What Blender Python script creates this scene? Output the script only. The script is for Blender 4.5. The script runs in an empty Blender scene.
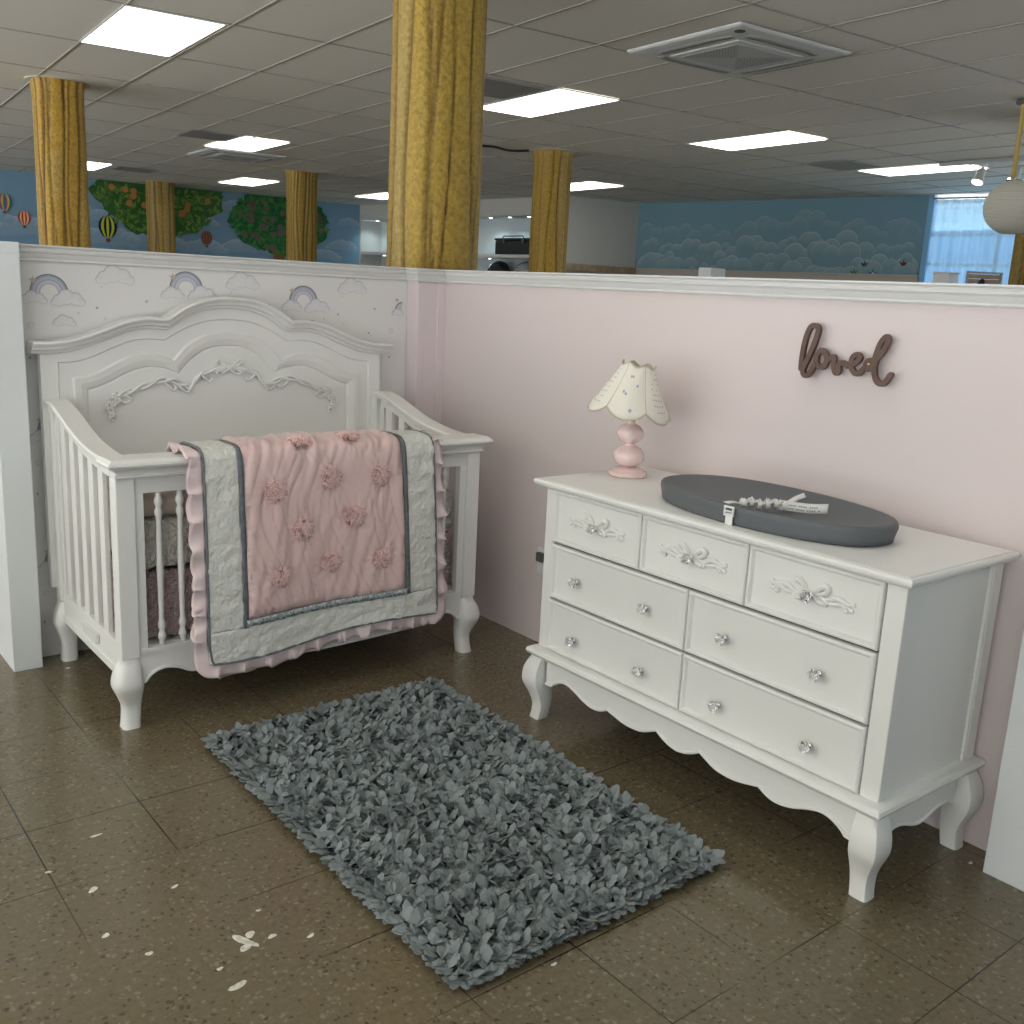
import bpy, bmesh, math, random
from mathutils import Vector, Matrix, noise
PI = math.pi
sc = bpy.context.scene
COL = sc.collection

# ------------------------------------------------------------------ materials
def new_mat(name):
    m = bpy.data.materials.new(name); m.use_nodes = True
    nt = m.node_tree; b = nt.nodes['Principled BSDF']
    return m, nt, b
def node(nt, typ, **kw):
    n = nt.nodes.new(typ)
    for k, v in kw.items(): setattr(n, k, v)
    return n
def mathn(nt, op, a, b=None, c=None):
    n = nt.nodes.new('ShaderNodeMath'); n.operation = op
    for i, v in enumerate((a, b, c)):
        if v is None: continue
        if isinstance(v, (int, float)): n.inputs[i].default_value = v
        else: nt.links.new(v, n.inputs[i])
    return n.outputs[0]
def mixc(nt, fac, a, b):
    n = nt.nodes.new('ShaderNodeMix'); n.data_type = 'RGBA'
    for i, v in ((0, fac), (6, a), (7, b)):
        if isinstance(v, (int, float)): n.inputs[i].default_value = v
        elif isinstance(v, tuple): n.inputs[i].default_value = (*v, 1)
        else: nt.links.new(v, n.inputs[i])
    return n.outputs[2]
def coords(nt, kind='Object', scale=(1, 1, 1), rot=(0, 0, 0)):
    tc = nt.nodes.new('ShaderNodeTexCoord'); mp = nt.nodes.new('ShaderNodeMapping')
    mp.inputs['Scale'].default_value = scale; mp.inputs['Rotation'].default_value = rot
    nt.links.new(tc.outputs[kind], mp.inputs[0]); return mp.outputs[0]
def noisen(nt, vec, scale, detail=3, rough=.5):
    n = nt.nodes.new('ShaderNodeTexNoise'); n.inputs['Scale'].default_value = scale
    n.inputs['Detail'].default_value = detail; n.inputs['Roughness'].default_value = rough
    nt.links.new(vec, n.inputs['Vector']); return n.outputs[0]
def bump(nt, b, h, strength=.2, dist=.01):
    n = nt.nodes.new('ShaderNodeBump'); n.inputs['Strength'].default_value = strength
    n.inputs['Distance'].default_value = dist
    nt.links.new(h, n.inputs['Height']); nt.links.new(n.outputs[0], b.inputs['Normal'])
def ramp(nt, fac, stops):
    r = nt.nodes.new('ShaderNodeValToRGB'); e = r.color_ramp.elements
    while len(e) < len(stops): e.new(.5)
    for i, (p, col) in enumerate(stops):
        e[i].position = p; e[i].color = (*col, 1) if len(col) == 3 else col
    nt.links.new(fac, r.inputs[0]); return r.outputs[0]
def srgb(r, g, b):
    f = lambda c: (c/255/12.92) if c/255 <= .04045 else ((c/255+.055)/1.055)**2.4
    return (f(r), f(g), f(b))

def plain(name, col, rough=.5, spec=.5, metal=0, var=0, vscale=8, bmp=0, bscale=60, coat=0, sheen=0, bd=.004):
    m, nt, b = new_mat(name)
    b.inputs['Base Color'].default_value = (*col, 1); b.inputs['Roughness'].default_value = rough
    b.inputs['Specular IOR Level'].default_value = spec; b.inputs['Metallic'].default_value = metal
    if coat: b.inputs['Coat Weight'].default_value = coat; b.inputs['Coat Roughness'].default_value = .1
    if sheen: b.inputs['Sheen Weight'].default_value = sheen
    if var or bmp:
        v = coords(nt)
    if var:
        n = noisen(nt, v, vscale, 4)
        lo = tuple(c*(1-var) for c in col); hi = tuple(min(1, c*(1+var)) for c in col)
        c = ramp(nt, n, [(.3, lo), (.7, hi)]); nt.links.new(c, b.inputs['Base Color'])
    if bmp:
        n2 = noisen(nt, v, bscale, 4); bump(nt, b, n2, bmp, bd)
    return m

def attr_paint(name, rough=.6, spec=.3, bmp=0, bscale=90, speck=0):
    m, nt, b = new_mat(name)
    a = node(nt, 'ShaderNodeAttribute', attribute_name='Col')
    out = a.outputs['Color']
    v = coords(nt)
    if speck:
        n = noisen(nt, v, bscale, 5, .7)
        f = ramp(nt, n, [(.35, (1-speck,)*3), (.65, (1+speck*.3,)*3)])
        mm = nt.nodes.new('ShaderNodeMix'); mm.data_type = 'RGBA'; mm.blend_type = 'MULTIPLY'
        mm.inputs[0].default_value = 1
        nt.links.new(out, mm.inputs[6]); nt.links.new(f, mm.inputs[7]); out = mm.outputs[2]
    nt.links.new(out, b.inputs['Base Color'])
    b.inputs['Roughness'].default_value = rough; b.inputs['Specular IOR Level'].default_value = spec
    if bmp: bump(nt, b, noisen(nt, v, bscale, 4), bmp, .01)
    return m

M = {}
M['white'] = plain('white lacquer', (.80, .80, .775), .34, .45)
M['white_groove'] = plain('white lacquer glaze line', (.48, .48, .46), .5)
M['wallwhite'] = plain('white painted timber', (.74, .77, .78), .5, .4, bmp=.25, bscale=120)
M['capwhite'] = plain('grey white moulding paint', (.70, .70, .69), .4, .4)
M['pink'] = plain('pale pink wall paint', (.685, .605, .60), .62, .3, bmp=.08, bscale=40)
M['pinkpier'] = plain('pale pink painted board', (.73, .64, .65), .5, .4, bmp=.35, bscale=45)
M['pinkglaze'] = plain('pink ceramic glaze', (.86, .66, .64), .1, .6, var=.06, vscale=25, coat=.5)
M['satin'] = plain('pink satin', (.74, .53, .515), .33, .6, sheen=.2)
M['rosette'] = plain('pink chiffon', (.90, .64, .62), .6, .3, sheen=.3)
M['ruffle'] = plain('pale pink ruffle fabric', (.74, .61, .62), .6, .3)
M['cream'] = plain('cream embossed fabric', (.71, .71, .67), .7, .3, bmp=.7, bscale=60, bd=.012)
M['greytrim'] = plain('slate satin trim', (.13, .15, .165), .4, .5, var=.25, vscale=60)
M['lace'] = plain('silver lace trim', (.34, .38, .40), .5, .5, var=.8, vscale=110)
M['plush'] = plain('cream plush', (.66, .62, .56), .95, .1, bmp=1, bscale=45, bd=.04, sheen=.5)
M['linen'] = plain('beige linen', (.50, .41, .35), .9, .1, bmp=.3, bscale=120)
M['mauve'] = plain('mauve shag', (.56, .40, .40), .95, .1, bmp=1, bscale=60, bd=.05, sheen=.5)
M['padgrey'] = plain('slate grey foam', (.115, .125, .135), .55, .4)
M['strapw'] = plain('white webbing', (.78, .78, .77), .6, .3)
M['ink'] = plain('grey print', (.12, .12, .13), .6)
M['signbrown'] = plain('brown painted wood', (.115, .065, .05), .5, .4, var=.2, vscale=20)
M['bouncepaint'] = plain('pale blue bounce paint', (.50, .64, .80), .7)  # blue picked for cool bounce off the added rear wall
M['brass'] = plain('brass', (.65, .45, .12), .3, .5, 1)
M['rug'] = plain('grey felt petals', (.215, .245, .25), .9, .15, var=.15, vscale=6)
M['rugback'] = plain('grey rug backing', (.09, .11, .115), .95, .1)
M['black'] = plain('black plastic', (.015, .017, .02), .4)
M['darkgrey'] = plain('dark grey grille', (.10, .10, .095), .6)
M['acwhite'] = plain('off white plastic', (.62, .63, .62), .4)
M['ventgrey'] = plain('grey vent slats', (.24, .23, .21), .6)
M['acgrey'] = plain('grey louvre', (.42, .44, .45), .4)
M['tbar_shade'] = plain('ceiling grid reveal shade', (.36, .34, .30), .45)  # grid darker than the tiles, reveal shadow put into its colour
M['lantern'] = plain('white paper', (.72, .70, .62), .8, .1)
M['wood'] = plain('light wood', (.42, .30, .19), .5, .3, var=.25, vscale=12)
M['beige'] = plain('beige rail', (.50, .45, .38), .5)
M['blueframe'] = plain('blue window frame', (.20, .45, .72), .4)
M['metal'] = plain('steel', (.6, .6, .6), .25, .5, 1)
M['nichewall'] = plain('niche white paint', (.62, .68, .70), .6)
M['farwhite'] = plain('cream white wall paint', (.60, .59, .55), .7)
M['shade'] = plain('cream lamp fabric', (.80, .77, .68), .7, .2, bmp=.2, bscale=150)
M['shade_trim'] = plain('beige braid', (.55, .50, .40), .8, .2)
M['print'] = plain('lilac print', (.42, .38, .55), .7)
M['yellowpole'] = plain('ochre pole', (.50, .36, .10), .5)
M['fabricdark'] = plain('black padded fabric', (.02, .022, .025), .8)
M['paint'] = attr_paint('painted mural', .7)
M['wallpaper'] = attr_paint('printed wallpaper', .55, .35)
M['bark'] = attr_paint('painted bark plaster', .5, .35, .7, 45, .35)

def emit(name, col, s):
    m, nt, b = new_mat(name)
    b.inputs['Base Color'].default_value = (.8, .8, .8, 1)
    b.inputs['Emission Color'].default_value = (*col, 1); b.inputs['Emission Strength'].default_value = s
    return m
M['lightpanel'] = emit('lit diffuser', (1, .985, .945), 5)
M['led'] = emit('lit downlight', (.75, .95, 1), 12)
M['lampbulb'] = emit('lit spotlight', (.95, .97, 1), 6)

def glass(name):
    m, nt, b = new_mat(name)
    b.inputs['Base Color'].default_value = (1, 1, 1, 1); b.inputs['Roughness'].default_value = .02
    b.inputs['Transmission Weight'].default_value = 1; b.inputs['IOR'].default_value = 1.5
    return m
M['crystal'] = glass('cut crystal')
def pane_mat():
    m = bpy.data.materials.new('window glass'); m.use_nodes = True; nt = m.node_tree; nt.nodes.clear()
    o = node(nt, 'ShaderNodeOutputMaterial'); g = node(nt, 'ShaderNodeBsdfGlossy'); t = node(nt, 'ShaderNodeBsdfTransparent')
    g.inputs['Roughness'].default_value = .02; mx = node(nt, 'ShaderNodeMixShader'); mx.inputs[0].default_value = .06
    t.inputs[0].default_value = (.42, .56, .66, 1)
    nt.links.new(t.outputs[0], mx.inputs[1]); nt.links.new(g.outputs[0], mx.inputs[2]); nt.links.new(mx.outputs[0], o.inputs[0]); return m
M['pane'] = pane_mat()
def sheer():
    m = bpy.data.materials.new('sheer curtain'); m.use_nodes = True; nt = m.node_tree; nt.nodes.clear()
    o = node(nt, 'ShaderNodeOutputMaterial'); d = node(nt, 'ShaderNodeBsdfTranslucent'); t = node(nt, 'ShaderNodeBsdfTransparent')
    d.inputs[0].default_value = (.9, .93, 1, 1); t.inputs[0].default_value = (1, 1, 1, 1)
    mx = node(nt, 'ShaderNodeMixShader'); mx.inputs[0].default_value = .45
    nt.links.new(d.outputs[0], mx.inputs[1]); nt.links.new(t.outputs[0], mx.inputs[2]); nt.links.new(mx.outputs[0], o.inputs[0]); return m
M['sheer'] = sheer()

def floor_mat():
    m, nt, b = new_mat('brown speckled vinyl tile')
    v = coords(nt)
    vo = node(nt, 'ShaderNodeTexVoronoi'); vo.inputs['Scale'].default_value = 85
    dn = node(nt, 'ShaderNodeTexNoise'); dn.inputs['Scale'].default_value = 60; nt.links.new(v, dn.inputs['Vector'])
    dv = node(nt, 'ShaderNodeVectorMath', operation='MULTIPLY_ADD'); nt.links.new(dn.outputs['Color'], dv.inputs[0]); dv.inputs[1].default_value = (.022, .022, .0); nt.links.new(v, dv.inputs[2]); nt.links.new(dv.outputs[0], vo.inputs['Vector'])
    chips = ramp(nt, vo.outputs['Distance'], [(.0, (1, 1, 1)), (.32, (1, 1, 1)), (.5, (0, 0, 0))])
    sep = node(nt, 'ShaderNodeSeparateColor'); nt.links.new(vo.outputs['Color'], sep.inputs[0])
    big = noisen(nt, v, 1.3, 3)
    base = ramp(nt, big, [(.3, (.112, .088, .050)), (.7, (.145, .115, .066))])
    fine = noisen(nt, v, 55, 4, .65)
    base2 = mixc(nt, ramp(nt, fine, [(.35, (0, 0, 0)), (.75, (1, 1, 1))]), base, (.175, .148, .10))
    chipcol = ramp(nt, sep.outputs[0], [(.0, (.022, .022, .02)), (.14, (.03, .03, .025)), (.2, (.14, .115, .08)), (.75, (.16, .13, .088)), (.86, (.26, .22, .155)), (1, (.30, .25, .17))])
    sel = mathn(nt, 'MULTIPLY', chips, mathn(nt, 'ADD', mathn(nt, 'LESS_THAN', sep.outputs[0], .14), mathn(nt, 'GREATER_THAN', sep.outputs[0], .70)))
    c = mixc(nt, mathn(nt, 'MULTIPLY', sel, .6), base2, chipcol)
    # tile joints, 12 inch tiles
    xyz = node(nt, 'ShaderNodeSeparateXYZ'); nt.links.new(v, xyz.inputs[0])
    P = .3085
    def joint(o, off, k):
        f = mathn(nt, 'FRACT', mathn(nt, 'ADD', mathn(nt, 'DIVIDE', mathn(nt, 'SUBTRACT', o, off), P), .5))
        d = mathn(nt, 'MULTIPLY', mathn(nt, 'ABSOLUTE', mathn(nt, 'SUBTRACT', f, .5)), P)
        return mathn(nt, 'LESS_THAN', d, .0019)
    jx = joint(xyz.outputs[0], -.967, 0); jy = joint(xyz.outputs[1], -2.872, 0)
    jj = mathn(nt, 'MAXIMUM', jx, jy)
    wn = noisen(nt, v, 1.7, 2)
    st = ramp(nt, wn, [(.42, (.06,)*3), (.58, (.95,)*3)])
    c = mixc(nt, mathn(nt, 'MULTIPLY', jj, st), c, (.012, .011, .01))
    nt.links.new(c, b.inputs['Base Color'])
    rr = ramp(nt, noisen(nt, v, 2.2, 4), [(.3, (.13,)*3), (.7, (.26,)*3)])
    nt.links.new(rr, b.inputs['Roughness']); b.inputs['Specular IOR Level'].default_value = .5
    h = mathn(nt, 'SUBTRACT', noisen(nt, v, 14, 3), mathn(nt, 'MULTIPLY', jj, 1.0))
    bump(nt, b, h, .10, .004)
    return m
M['floor'] = floor_mat()
M['chip'] = plain('white paint splash', (.62, .60, .52), .5, var=.3, vscale=60)

def ceil_mat():
    m, nt, b = new_mat('mineral fibre tile')
    v = coords(nt)
    n = noisen(nt, v, 240, 2)
    c = ramp(nt, n, [(.35, (.66, .63, .56)), (.65, (.74, .71, .64))])
    nt.links.new(c, b.inputs['Base Color']); b.inputs['Roughness'].default_value = .85
    bump(nt, b, n, .3, .003)
    return m
M['ceil'] = ceil_mat()
def grille_mat():
    m, nt, b = new_mat('perforated intake grille')
    v = coords(nt); xyz = node(nt, 'ShaderNodeSeparateXYZ'); nt.links.new(v, xyz.inputs[0])
    def cell(o): 
        f = mathn(nt, 'FRACT', mathn(nt, 'DIVIDE', o, .024)); return mathn(nt, 'GREATER_THAN', f, .42)
    hole = mathn(nt, 'MULTIPLY', cell(xyz.outputs[0]), cell(xyz.outputs[1]))
    quad = mathn(nt, 'GREATER_THAN', mathn(nt, 'ABSOLUTE', xyz.outputs[0]), mathn(nt, 'ABSOLUTE', xyz.outputs[1]))
    f = mathn(nt, 'MULTIPLY', hole, mathn(nt, 'ADD', mathn(nt, 'MULTIPLY', quad, .72), .2))
    nt.links.new(mixc(nt, f, (.55, .56, .55), (.03, .035, .04)), b.inputs['Base Color'])
    return m
M['grille'] = grille_mat()

# ------------------------------------------------------------------ geometry helper
class B:
    def __init__(s): s.v = []; s.f = []; s.m = []; s.c = None
    def add(s, vs, fs, mi=0, col=None):
        o = len(s.v); s.v += [tuple(p) for p in vs]
        for f in fs: s.f.append(tuple(i+o for i in f)); s.m.append(mi)
        if col is not None:
            if s.c is None: s.c = [(1, 1, 1)]*o
            if callable(col): s.c += [col(p) for p in vs]
            elif isinstance(col, list): s.c += col
            else: s.c += [col]*len(vs)
        elif s.c is not None: s.c += [(1, 1, 1)]*len(vs)
        return s
    def box(s, x0, x1, y0, y1, z0, z1, mi=0, col=None):
        vs = [(x, y, z) for z in (z0, z1) for y in (y0, y1) for x in (x0, x1)]
        return s.add(vs, [(0, 2, 3, 1), (4, 5, 7, 6), (0, 1, 5, 4), (2, 6, 7, 3), (0, 4, 6, 2), (1, 3, 7, 5)], mi, col)
    def rings(s, rs, mi=0, cap0=True, cap1=True, closed=True, col=None):
        n = len(rs[0]); vs = [p for r in rs for p in r]; fs = []
        for i in range(len(rs)-1):
            for j in range(n if closed else n-1):
                a = i*n+j; b2 = i*n+(j+1) % n
                fs.append((a, b2, b2+n, a+n))
        if cap0: fs.append(tuple(range(n-1, -1, -1)))
        if cap1: fs.append(tuple(range((len(rs)-1)*n, len(rs)*n)))
        return s.add(vs, fs, mi, col)
    def lathe(s, prof, o=(0, 0, 0), n=20, mi=0, axis='z', rot=None):
        rs = []
        for r, h in prof:
            ring = []
            for j in range(n):
                a = 2*PI*j/n; p = Vector((r*math.cos(a), r*math.sin(a), h))
                if axis == 'y': p = Vector((p.x, -p.z, p.y))
                if axis == 'x': p = Vector((-p.z, p.x, p.y))
                if rot: p = rot @ p
                ring.append((p.x+o[0], p.y+o[1], p.z+o[2]))
            rs.append(ring)
        return s.rings(rs, mi)
    def tube(s, path, r, n=8, mi=0, flat=None):
        P = [Vector(p) for p in path]; rs = []
        up = Vector((0, 0, 1)); prev = None
        for i, p in enumerate(P):
            t = (P[min(i+1, len(P)-1)]-P[max(i-1, 0)]).normalized()
            if prev is None:
                a = up if abs(t.z) < .9 else Vector((1, 0, 0)); u = t.cross(a).normalized()
            else:
                u = (prev - t*prev.dot(t))
                u = u.normalized() if u.length > 1e-6 else t.orthogonal().normalized()
            prev = u; w = t.cross(u)
            rr = r(i/(len(P)-1)) if callable(r) else r
            ring = []
            for j in range(n):
                q = p+u*rr*math.cos(2*PI*j/n)+w*rr*math.sin(2*PI*j/n)
                ring.append(tuple(q))
            rs.append(ring)
        return s.rings(rs, mi)
    def sweep(s, path, prof, mp, closed=False, mi=0):
        """path 2D points, prof closed polygon of (a along right-hand normal, b), mp(u,v,w)->xyz"""
        n = len(path); rs = []
        for i in range(n):
            p = Vector(path[i])
            if closed: a = Vector(path[i-1]); c = Vector(path[(i+1) % n])
            else: a = Vector(path[max(i-1, 0)]); c = Vector(path[min(i+1, n-1)])
            d1 = (p-a); d2 = (c-p)
            if d1.length < 1e-9: d1 = d2
            if d2.length < 1e-9: d2 = d1
            d1.normalize(); d2.normalize()
            n1 = Vector((d1.y, -d1.x)); n2 = Vector((d2.y, -d2.x)); nn = (n1+n2)
            if nn.length < 1e-6: nn = n1.copy()
            nn.normalize(); k = 1/max(.4, nn.dot(n1))
            rs.append([mp(p.x+nn.x*a_*k, p.y+nn.y*a_*k, b_) for a_, b_ in prof])
        if closed: rs.append(rs[0]); return s.rings(rs, mi, False, False)
        return s.rings(rs, mi)
    def slab(s, x0, x1, y0, y1, prof, mi=0):
        rs = [[(x0-o, y0-o, z), (x1+o, y0-o, z), (x1+o, y1+o, z), (x0-o, y1+o, z)] for o, z in prof]
        return s.rings(rs, mi)
    def prism(s, poly, mp, w0, w1, mi=0, col=None):
        return s.rings([[mp(u, v, w0) for u, v in poly], [mp(u, v, w1) for u, v in poly]], mi, col=col)
    def strip(s, A, Bp, mi=0):
        n = len(A); return s.add(list(A)+list(Bp), [(i, i+1, n+i+1, n+i) for i in range(n-1)], mi)
    def build(s, name, mats, parent=None, smooth=False, bevel=0, seg=2, fixn=True, solid=0, auto=40):
        if not isinstance(mats, (list, tuple)): mats = [mats]
        org = Vector(parent['_o']) if parent is not None else Vector((0, 0, 0))
        me = bpy.data.meshes.new(name)
        me.from_pydata([tuple(Vector(p)-org) for p in s.v], [], s.f)
        for m in mats: me.materials.append(m)
        for i, p in enumerate(me.polygons): p.material_index = s.m[i]; p.use_smooth = bool(smooth)
        if s.c is not None:
            ca = me.color_attributes.new('Col', 'FLOAT_COLOR', 'POINT')
            for i, c in enumerate(s.c): ca.data[i].color = (*c[:3], 1)
        if fixn:
            bm = bmesh.new(); bm.from_mesh(me); bmesh.ops.recalc_face_normals(bm, faces=bm.faces); bm.to_mesh(me); bm.free()
        if smooth and auto: me.set_sharp_from_angle(angle=math.radians(auto))
        me.update()
        o = bpy.data.objects.new(name, me); COL.objects.link(o)
        if parent is not None: o.parent = parent; o['_o'] = tuple(org)
        else: o['_o'] = (0, 0, 0)
        if solid:
            md = o.modifiers.new('thickness', 'SOLIDIFY'); md.thickness = solid; md.offset = 0
        if bevel:
            md = o.modifiers.new('bevel', 'BEVEL'); md.width = bevel; md.segments = seg; md.limit_method = 'ANGLE'; md.angle_limit = math.radians(35)
        return o

def thing(name, label, cat, loc=(0, 0, 0), group=None):
    o = bpy.data.objects.new(name, None); COL.objects.link(o); o.location = loc; o['_o'] = tuple(loc)
    o.empty_display_size = .1
    return tag(o, label, cat, group)
def tag(o, label, cat, group=None):
    o['label'] = label; o['category'] = cat
    if group: o['group'] = group
    return o
def struct(o): o['kind'] = 'structure'; return o
def copy_thing(root, loc, rotz, label, group=None):
    r = root.copy(); COL.objects.link(r); r.location = loc; r.rotation_euler = (0, 0, rotz); r['label'] = label
    if group: r['group'] = group
    for ch in list(root.children):
        c = ch.copy(); COL.objects.link(c); c.parent = r
        for g in list(ch.children):
            d = g.copy(); COL.objects.link(d); d.parent = c
    return r
XYZ = lambda u, v, w: (u, v, w)
XZ = lambda u, v, w: (u, w, v)       # u=x v=z w=y
YZ = lambda u, v, w: (w, u, v)       # u=y v=z w=x

def catmull(pts, n=6, closed=False):
    P = [Vector(p) for p in pts]; out = []
    N = len(P); rng = N if closed else N-1
    for i in range(rng):
        p0 = P[(i-1) % N] if (closed or i > 0) else P[0]*2-P[1]
        p1 = P[i]; p2 = P[(i+1) % N]
        p3 = P[(i+2) % N] if (closed or i+2 < N) else P[-1]*2-P[-2]
        for k in range(n):
            t = k/n
            out.append(.5*((2*p1)+(p2-p0)*t+(2*p0-5*p1+4*p2-p3)*t*t+(3*p1-p0-3*p2+p3)*t**3))
    if not closed: out.append(P[-1])
    return [tuple(p) for p in out]
def lerp(a, b, t): return a+(b-a)*t
def interp(tab, x):
    if x <= tab[0][0]: return tab[0][1]
    for (a, fa), (b, fb) in zip(tab, tab[1:]):
        if x <= b: return fa+(fb-fa)*(x-a)/(b-a)
    return tab[-1][1]
rnd = random.Random(7)

# ------------------------------------------------------------------ painter for flat artwork on a wall
class Painter:
    def __init__(s, bb, p0, p1, gap=.0012, out=1):
        s.b = bb; s.p = Vector((p0[0], p0[1], 0)); d = Vector((p1[0]-p0[0], p1[1]-p0[1], 0)); s.d = d.normalized()
        s.n = Vector((s.d.y, -s.d.x, 0))*out; s.gap = gap
    def pt(s, u, v, k): q = s.p+s.d*u+s.n*(s.gap*k); return (q.x, q.y, v)
    def poly(s, pts, k, col): s.b.add([s.pt(u, v, k) for u, v in pts], [tuple(range(len(pts)))], 1, col)
    def fan(s, c, pts, k, cc, rc):
        vs = [s.pt(*c, k)]+[s.pt(u, v, k) for u, v in pts]; n = len(pts)
        cols = [cc]+([rc]*n if not isinstance(rc, list) else rc)
        s.b.add(vs, [(0, i+1, (i+1) % n+1) for i in range(n)], 1, cols)
    def disc(s, u, v, r, k, col, ry=None, n=20):
        ry = ry or r; s.fan((u, v), [(u+r*math.cos(2*PI*i/n), v+ry*math.sin(2*PI*i/n)) for i in range(n)], k, col, col)
    def puff(s, u, v, r, k, body, rim, n=22, rimw=.13):
        """soft cloud lobe: bright upper rim, body colour inside"""
        ir = r*(1-rimw); inner = []; outer = []; ci = []; co = []
        for i in range(n):
            a = 2*PI*i/n; w = max(0, math.sin(a)*.8+.25)
            inner.append((u+ir*math.cos(a), v+ir*math.sin(a))); outer.append((u+r*math.cos(a), v+r*math.sin(a)))
            co.append(tuple(lerp(body[j], rim[j], min(1, w)) for j in range(3)))
            ci.append(tuple(lerp(body[j], rim[j], min(1, w)*.35) for j in range(3)))
        vs = [s.pt(u, v, k)]+[s.pt(*p, k) for p in inner]+[s.pt(*p, k) for p in outer]
        fs = [(0, i+1, (i+1) % n+1) for i in range(n)]+[(i+1, n+i+1, n+(i+1) % n+1, (i+1) % n+1) for i in range(n)]
        s.b.add(vs, fs, 1, [body]+ci+co)
    def arc(s, u, v, r0, r1, a0, a1, k, col, n=18):
        P = []; 
        for i in range(n+1):
            a = a0+(a1-a0)*i/n; P.append((u+r0*math.cos(a), v+r0*math.sin(a)))
        for i in range(n, -1, -1):
            a = a0+(a1-a0)*i/n; P.append((u+r1*math.cos(a), v+r1*math.sin(a)))
        m = n+1
        s.b.add([s.pt(*p, k) for p in P], [(i, i+1, 2*m-2-i, 2*m-1-i) for i in range(n)], 1, col)

# ================================================================== THE SETTING
WH = 1.597
# floor with its paint splashes
fl = B(); fl.box(-7, 11, -6.5, 15, -.06, 0)
for (x, y, w, h, a) in [(-1.905, -2.10, .012, .035, .5), (-1.885, -2.085, .012, .012, 0), (-1.915, -2.125, .016, .009, .3), (-1.98, -2.235, .020, .011, .2),
                        (-1.96, -1.80, .010, .006, .6), (-1.99, -2.16, .007, .006, 0), (-1.845, -2.12, .010, .008, .3), (-1.77, -2.17, .012, .005, .2),
                        (-1.36, -2.58, .008, .005, 0), (-2.13, -1.70, .014, .009, .5), (-2.20, -1.56, .008, .005, 0), (-1.50, -2.45, .012, .009, .4), (-2.10, -2.02, .008, .008, 0),
                        (-2.05, -1.45, .02, .004, .1), (-1.83, -2.01, .006, .005, 0), (-.1, -2.93, .008, .006, 0), (-1.78, -.17, .01, .006, 0), (-2.16, -1.9, .012, .006, .4)]:
    n = 11; P = []
    for i in range(n):
        t = 2*PI*i/n; r = 1+.18*math.sin(2*t+x*50)+.12*math.sin(3*t+y*90)
        px, py = w*r*math.cos(t), h*r*math.sin(t)
        P.append((x+px*math.cos(a)-py*math.sin(a), y+px*math.sin(a)+py*math.cos(a), .0006))
    fl.add(P, [tuple(range(n))], 1)
struct(fl.build('floor', [M['floor'], M['chip']], fixn=False))

# ceiling: frame rotated by PHI, tile lattice
PHI = math.radians(-4.25); CH = 3.0
SC = (CH-1.5185)/(3.06-1.5185); CX, CY = -2.7495, -4.0512
def S(x, y): return (CX+(x-CX)*SC, CY+(y-CY)*SC)
cP, sP = math.cos(PHI), math.sin(PHI)
PX = .6375*SC; PY = 2*PX
o0 = (.48*cP-1.08*sP, .48*sP+1.08*cP)      # lattice origin (before scaling)
LX, LY = S(*o0)
def lat(i, j, fx=0, fy=0):                  # lattice coordinates -> world
    u = (i+fx)*PX; v = (j+fy)*PY
    return (LX+u*cP-v*sP, LY+u*sP+v*cP)
cb = B()
q = [lat(-20, -9), lat(24, -9), lat(24, 13), lat(-20, 13)]
cb.add([(x, y, CH) for x, y in q]+[(x, y, CH+.05) for x, y in q], [(0, 1, 2, 3), (7, 6, 5, 4), (0, 1, 5, 4), (1, 2, 6, 5), (2, 3, 7, 6), (3, 0, 4, 7)])
struct(cb.build('ceiling', M['ceil']))
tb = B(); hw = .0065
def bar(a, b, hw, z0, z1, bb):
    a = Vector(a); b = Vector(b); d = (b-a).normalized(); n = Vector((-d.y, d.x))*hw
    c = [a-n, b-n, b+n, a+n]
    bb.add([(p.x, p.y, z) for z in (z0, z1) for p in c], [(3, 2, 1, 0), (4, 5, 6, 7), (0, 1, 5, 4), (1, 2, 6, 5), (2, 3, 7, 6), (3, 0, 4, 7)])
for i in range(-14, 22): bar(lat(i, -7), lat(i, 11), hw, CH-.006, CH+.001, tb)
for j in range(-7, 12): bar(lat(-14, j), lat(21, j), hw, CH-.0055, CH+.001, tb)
struct(tb.build('trim_1', M['tbar_shade']))

# near partitions --------------------------------------------------------
wp = B(); BASE = srgb(226, 224, 222)
wp.add([(-1.90, 0, 0), (0.0, 0, 0), (0.0, 0, 1.575), (-1.90, 0, 1.575), (-1.90, .05, 0), (0.0, .05, 0), (0.0, .05, 1.575), (-1.90, .05, 1.575)],
       [(0, 1, 2, 3), (7, 6, 5, 4), (0, 3, 7, 4), (1, 5, 6, 2), (3, 2, 6, 7), (0, 4, 5, 1)], 0, BASE)
pt = Painter(wp, (0, 0), (1, 0), .0004)
L1c, L2c = srgb(206, 206, 208), srgb(186, 188, 194)
def cloudp(u, v, s, k):
    for (dx, dy, r) in ((-.045, -.005, .026), (-.012, .012, .034), (.03, .004, .028), (.055, -.012, .018), (-.065, -.014, .014)):
        pt.disc(u+dx*s, v+dy*s, r*s+.0018, k, srgb(178, 178, 184)); k += .4
    for (dx, dy, r) in ((-.045, -.005, .026), (-.012, .012, .034), (.03, .004, .028), (.055, -.012, .018), (-.065, -.014, .014)):
        pt.puff(u+dx*s, v+dy*s-.001, r*s, k, srgb(223, 222, 222), srgb(208, 208, 212), 16); k += .4
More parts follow.
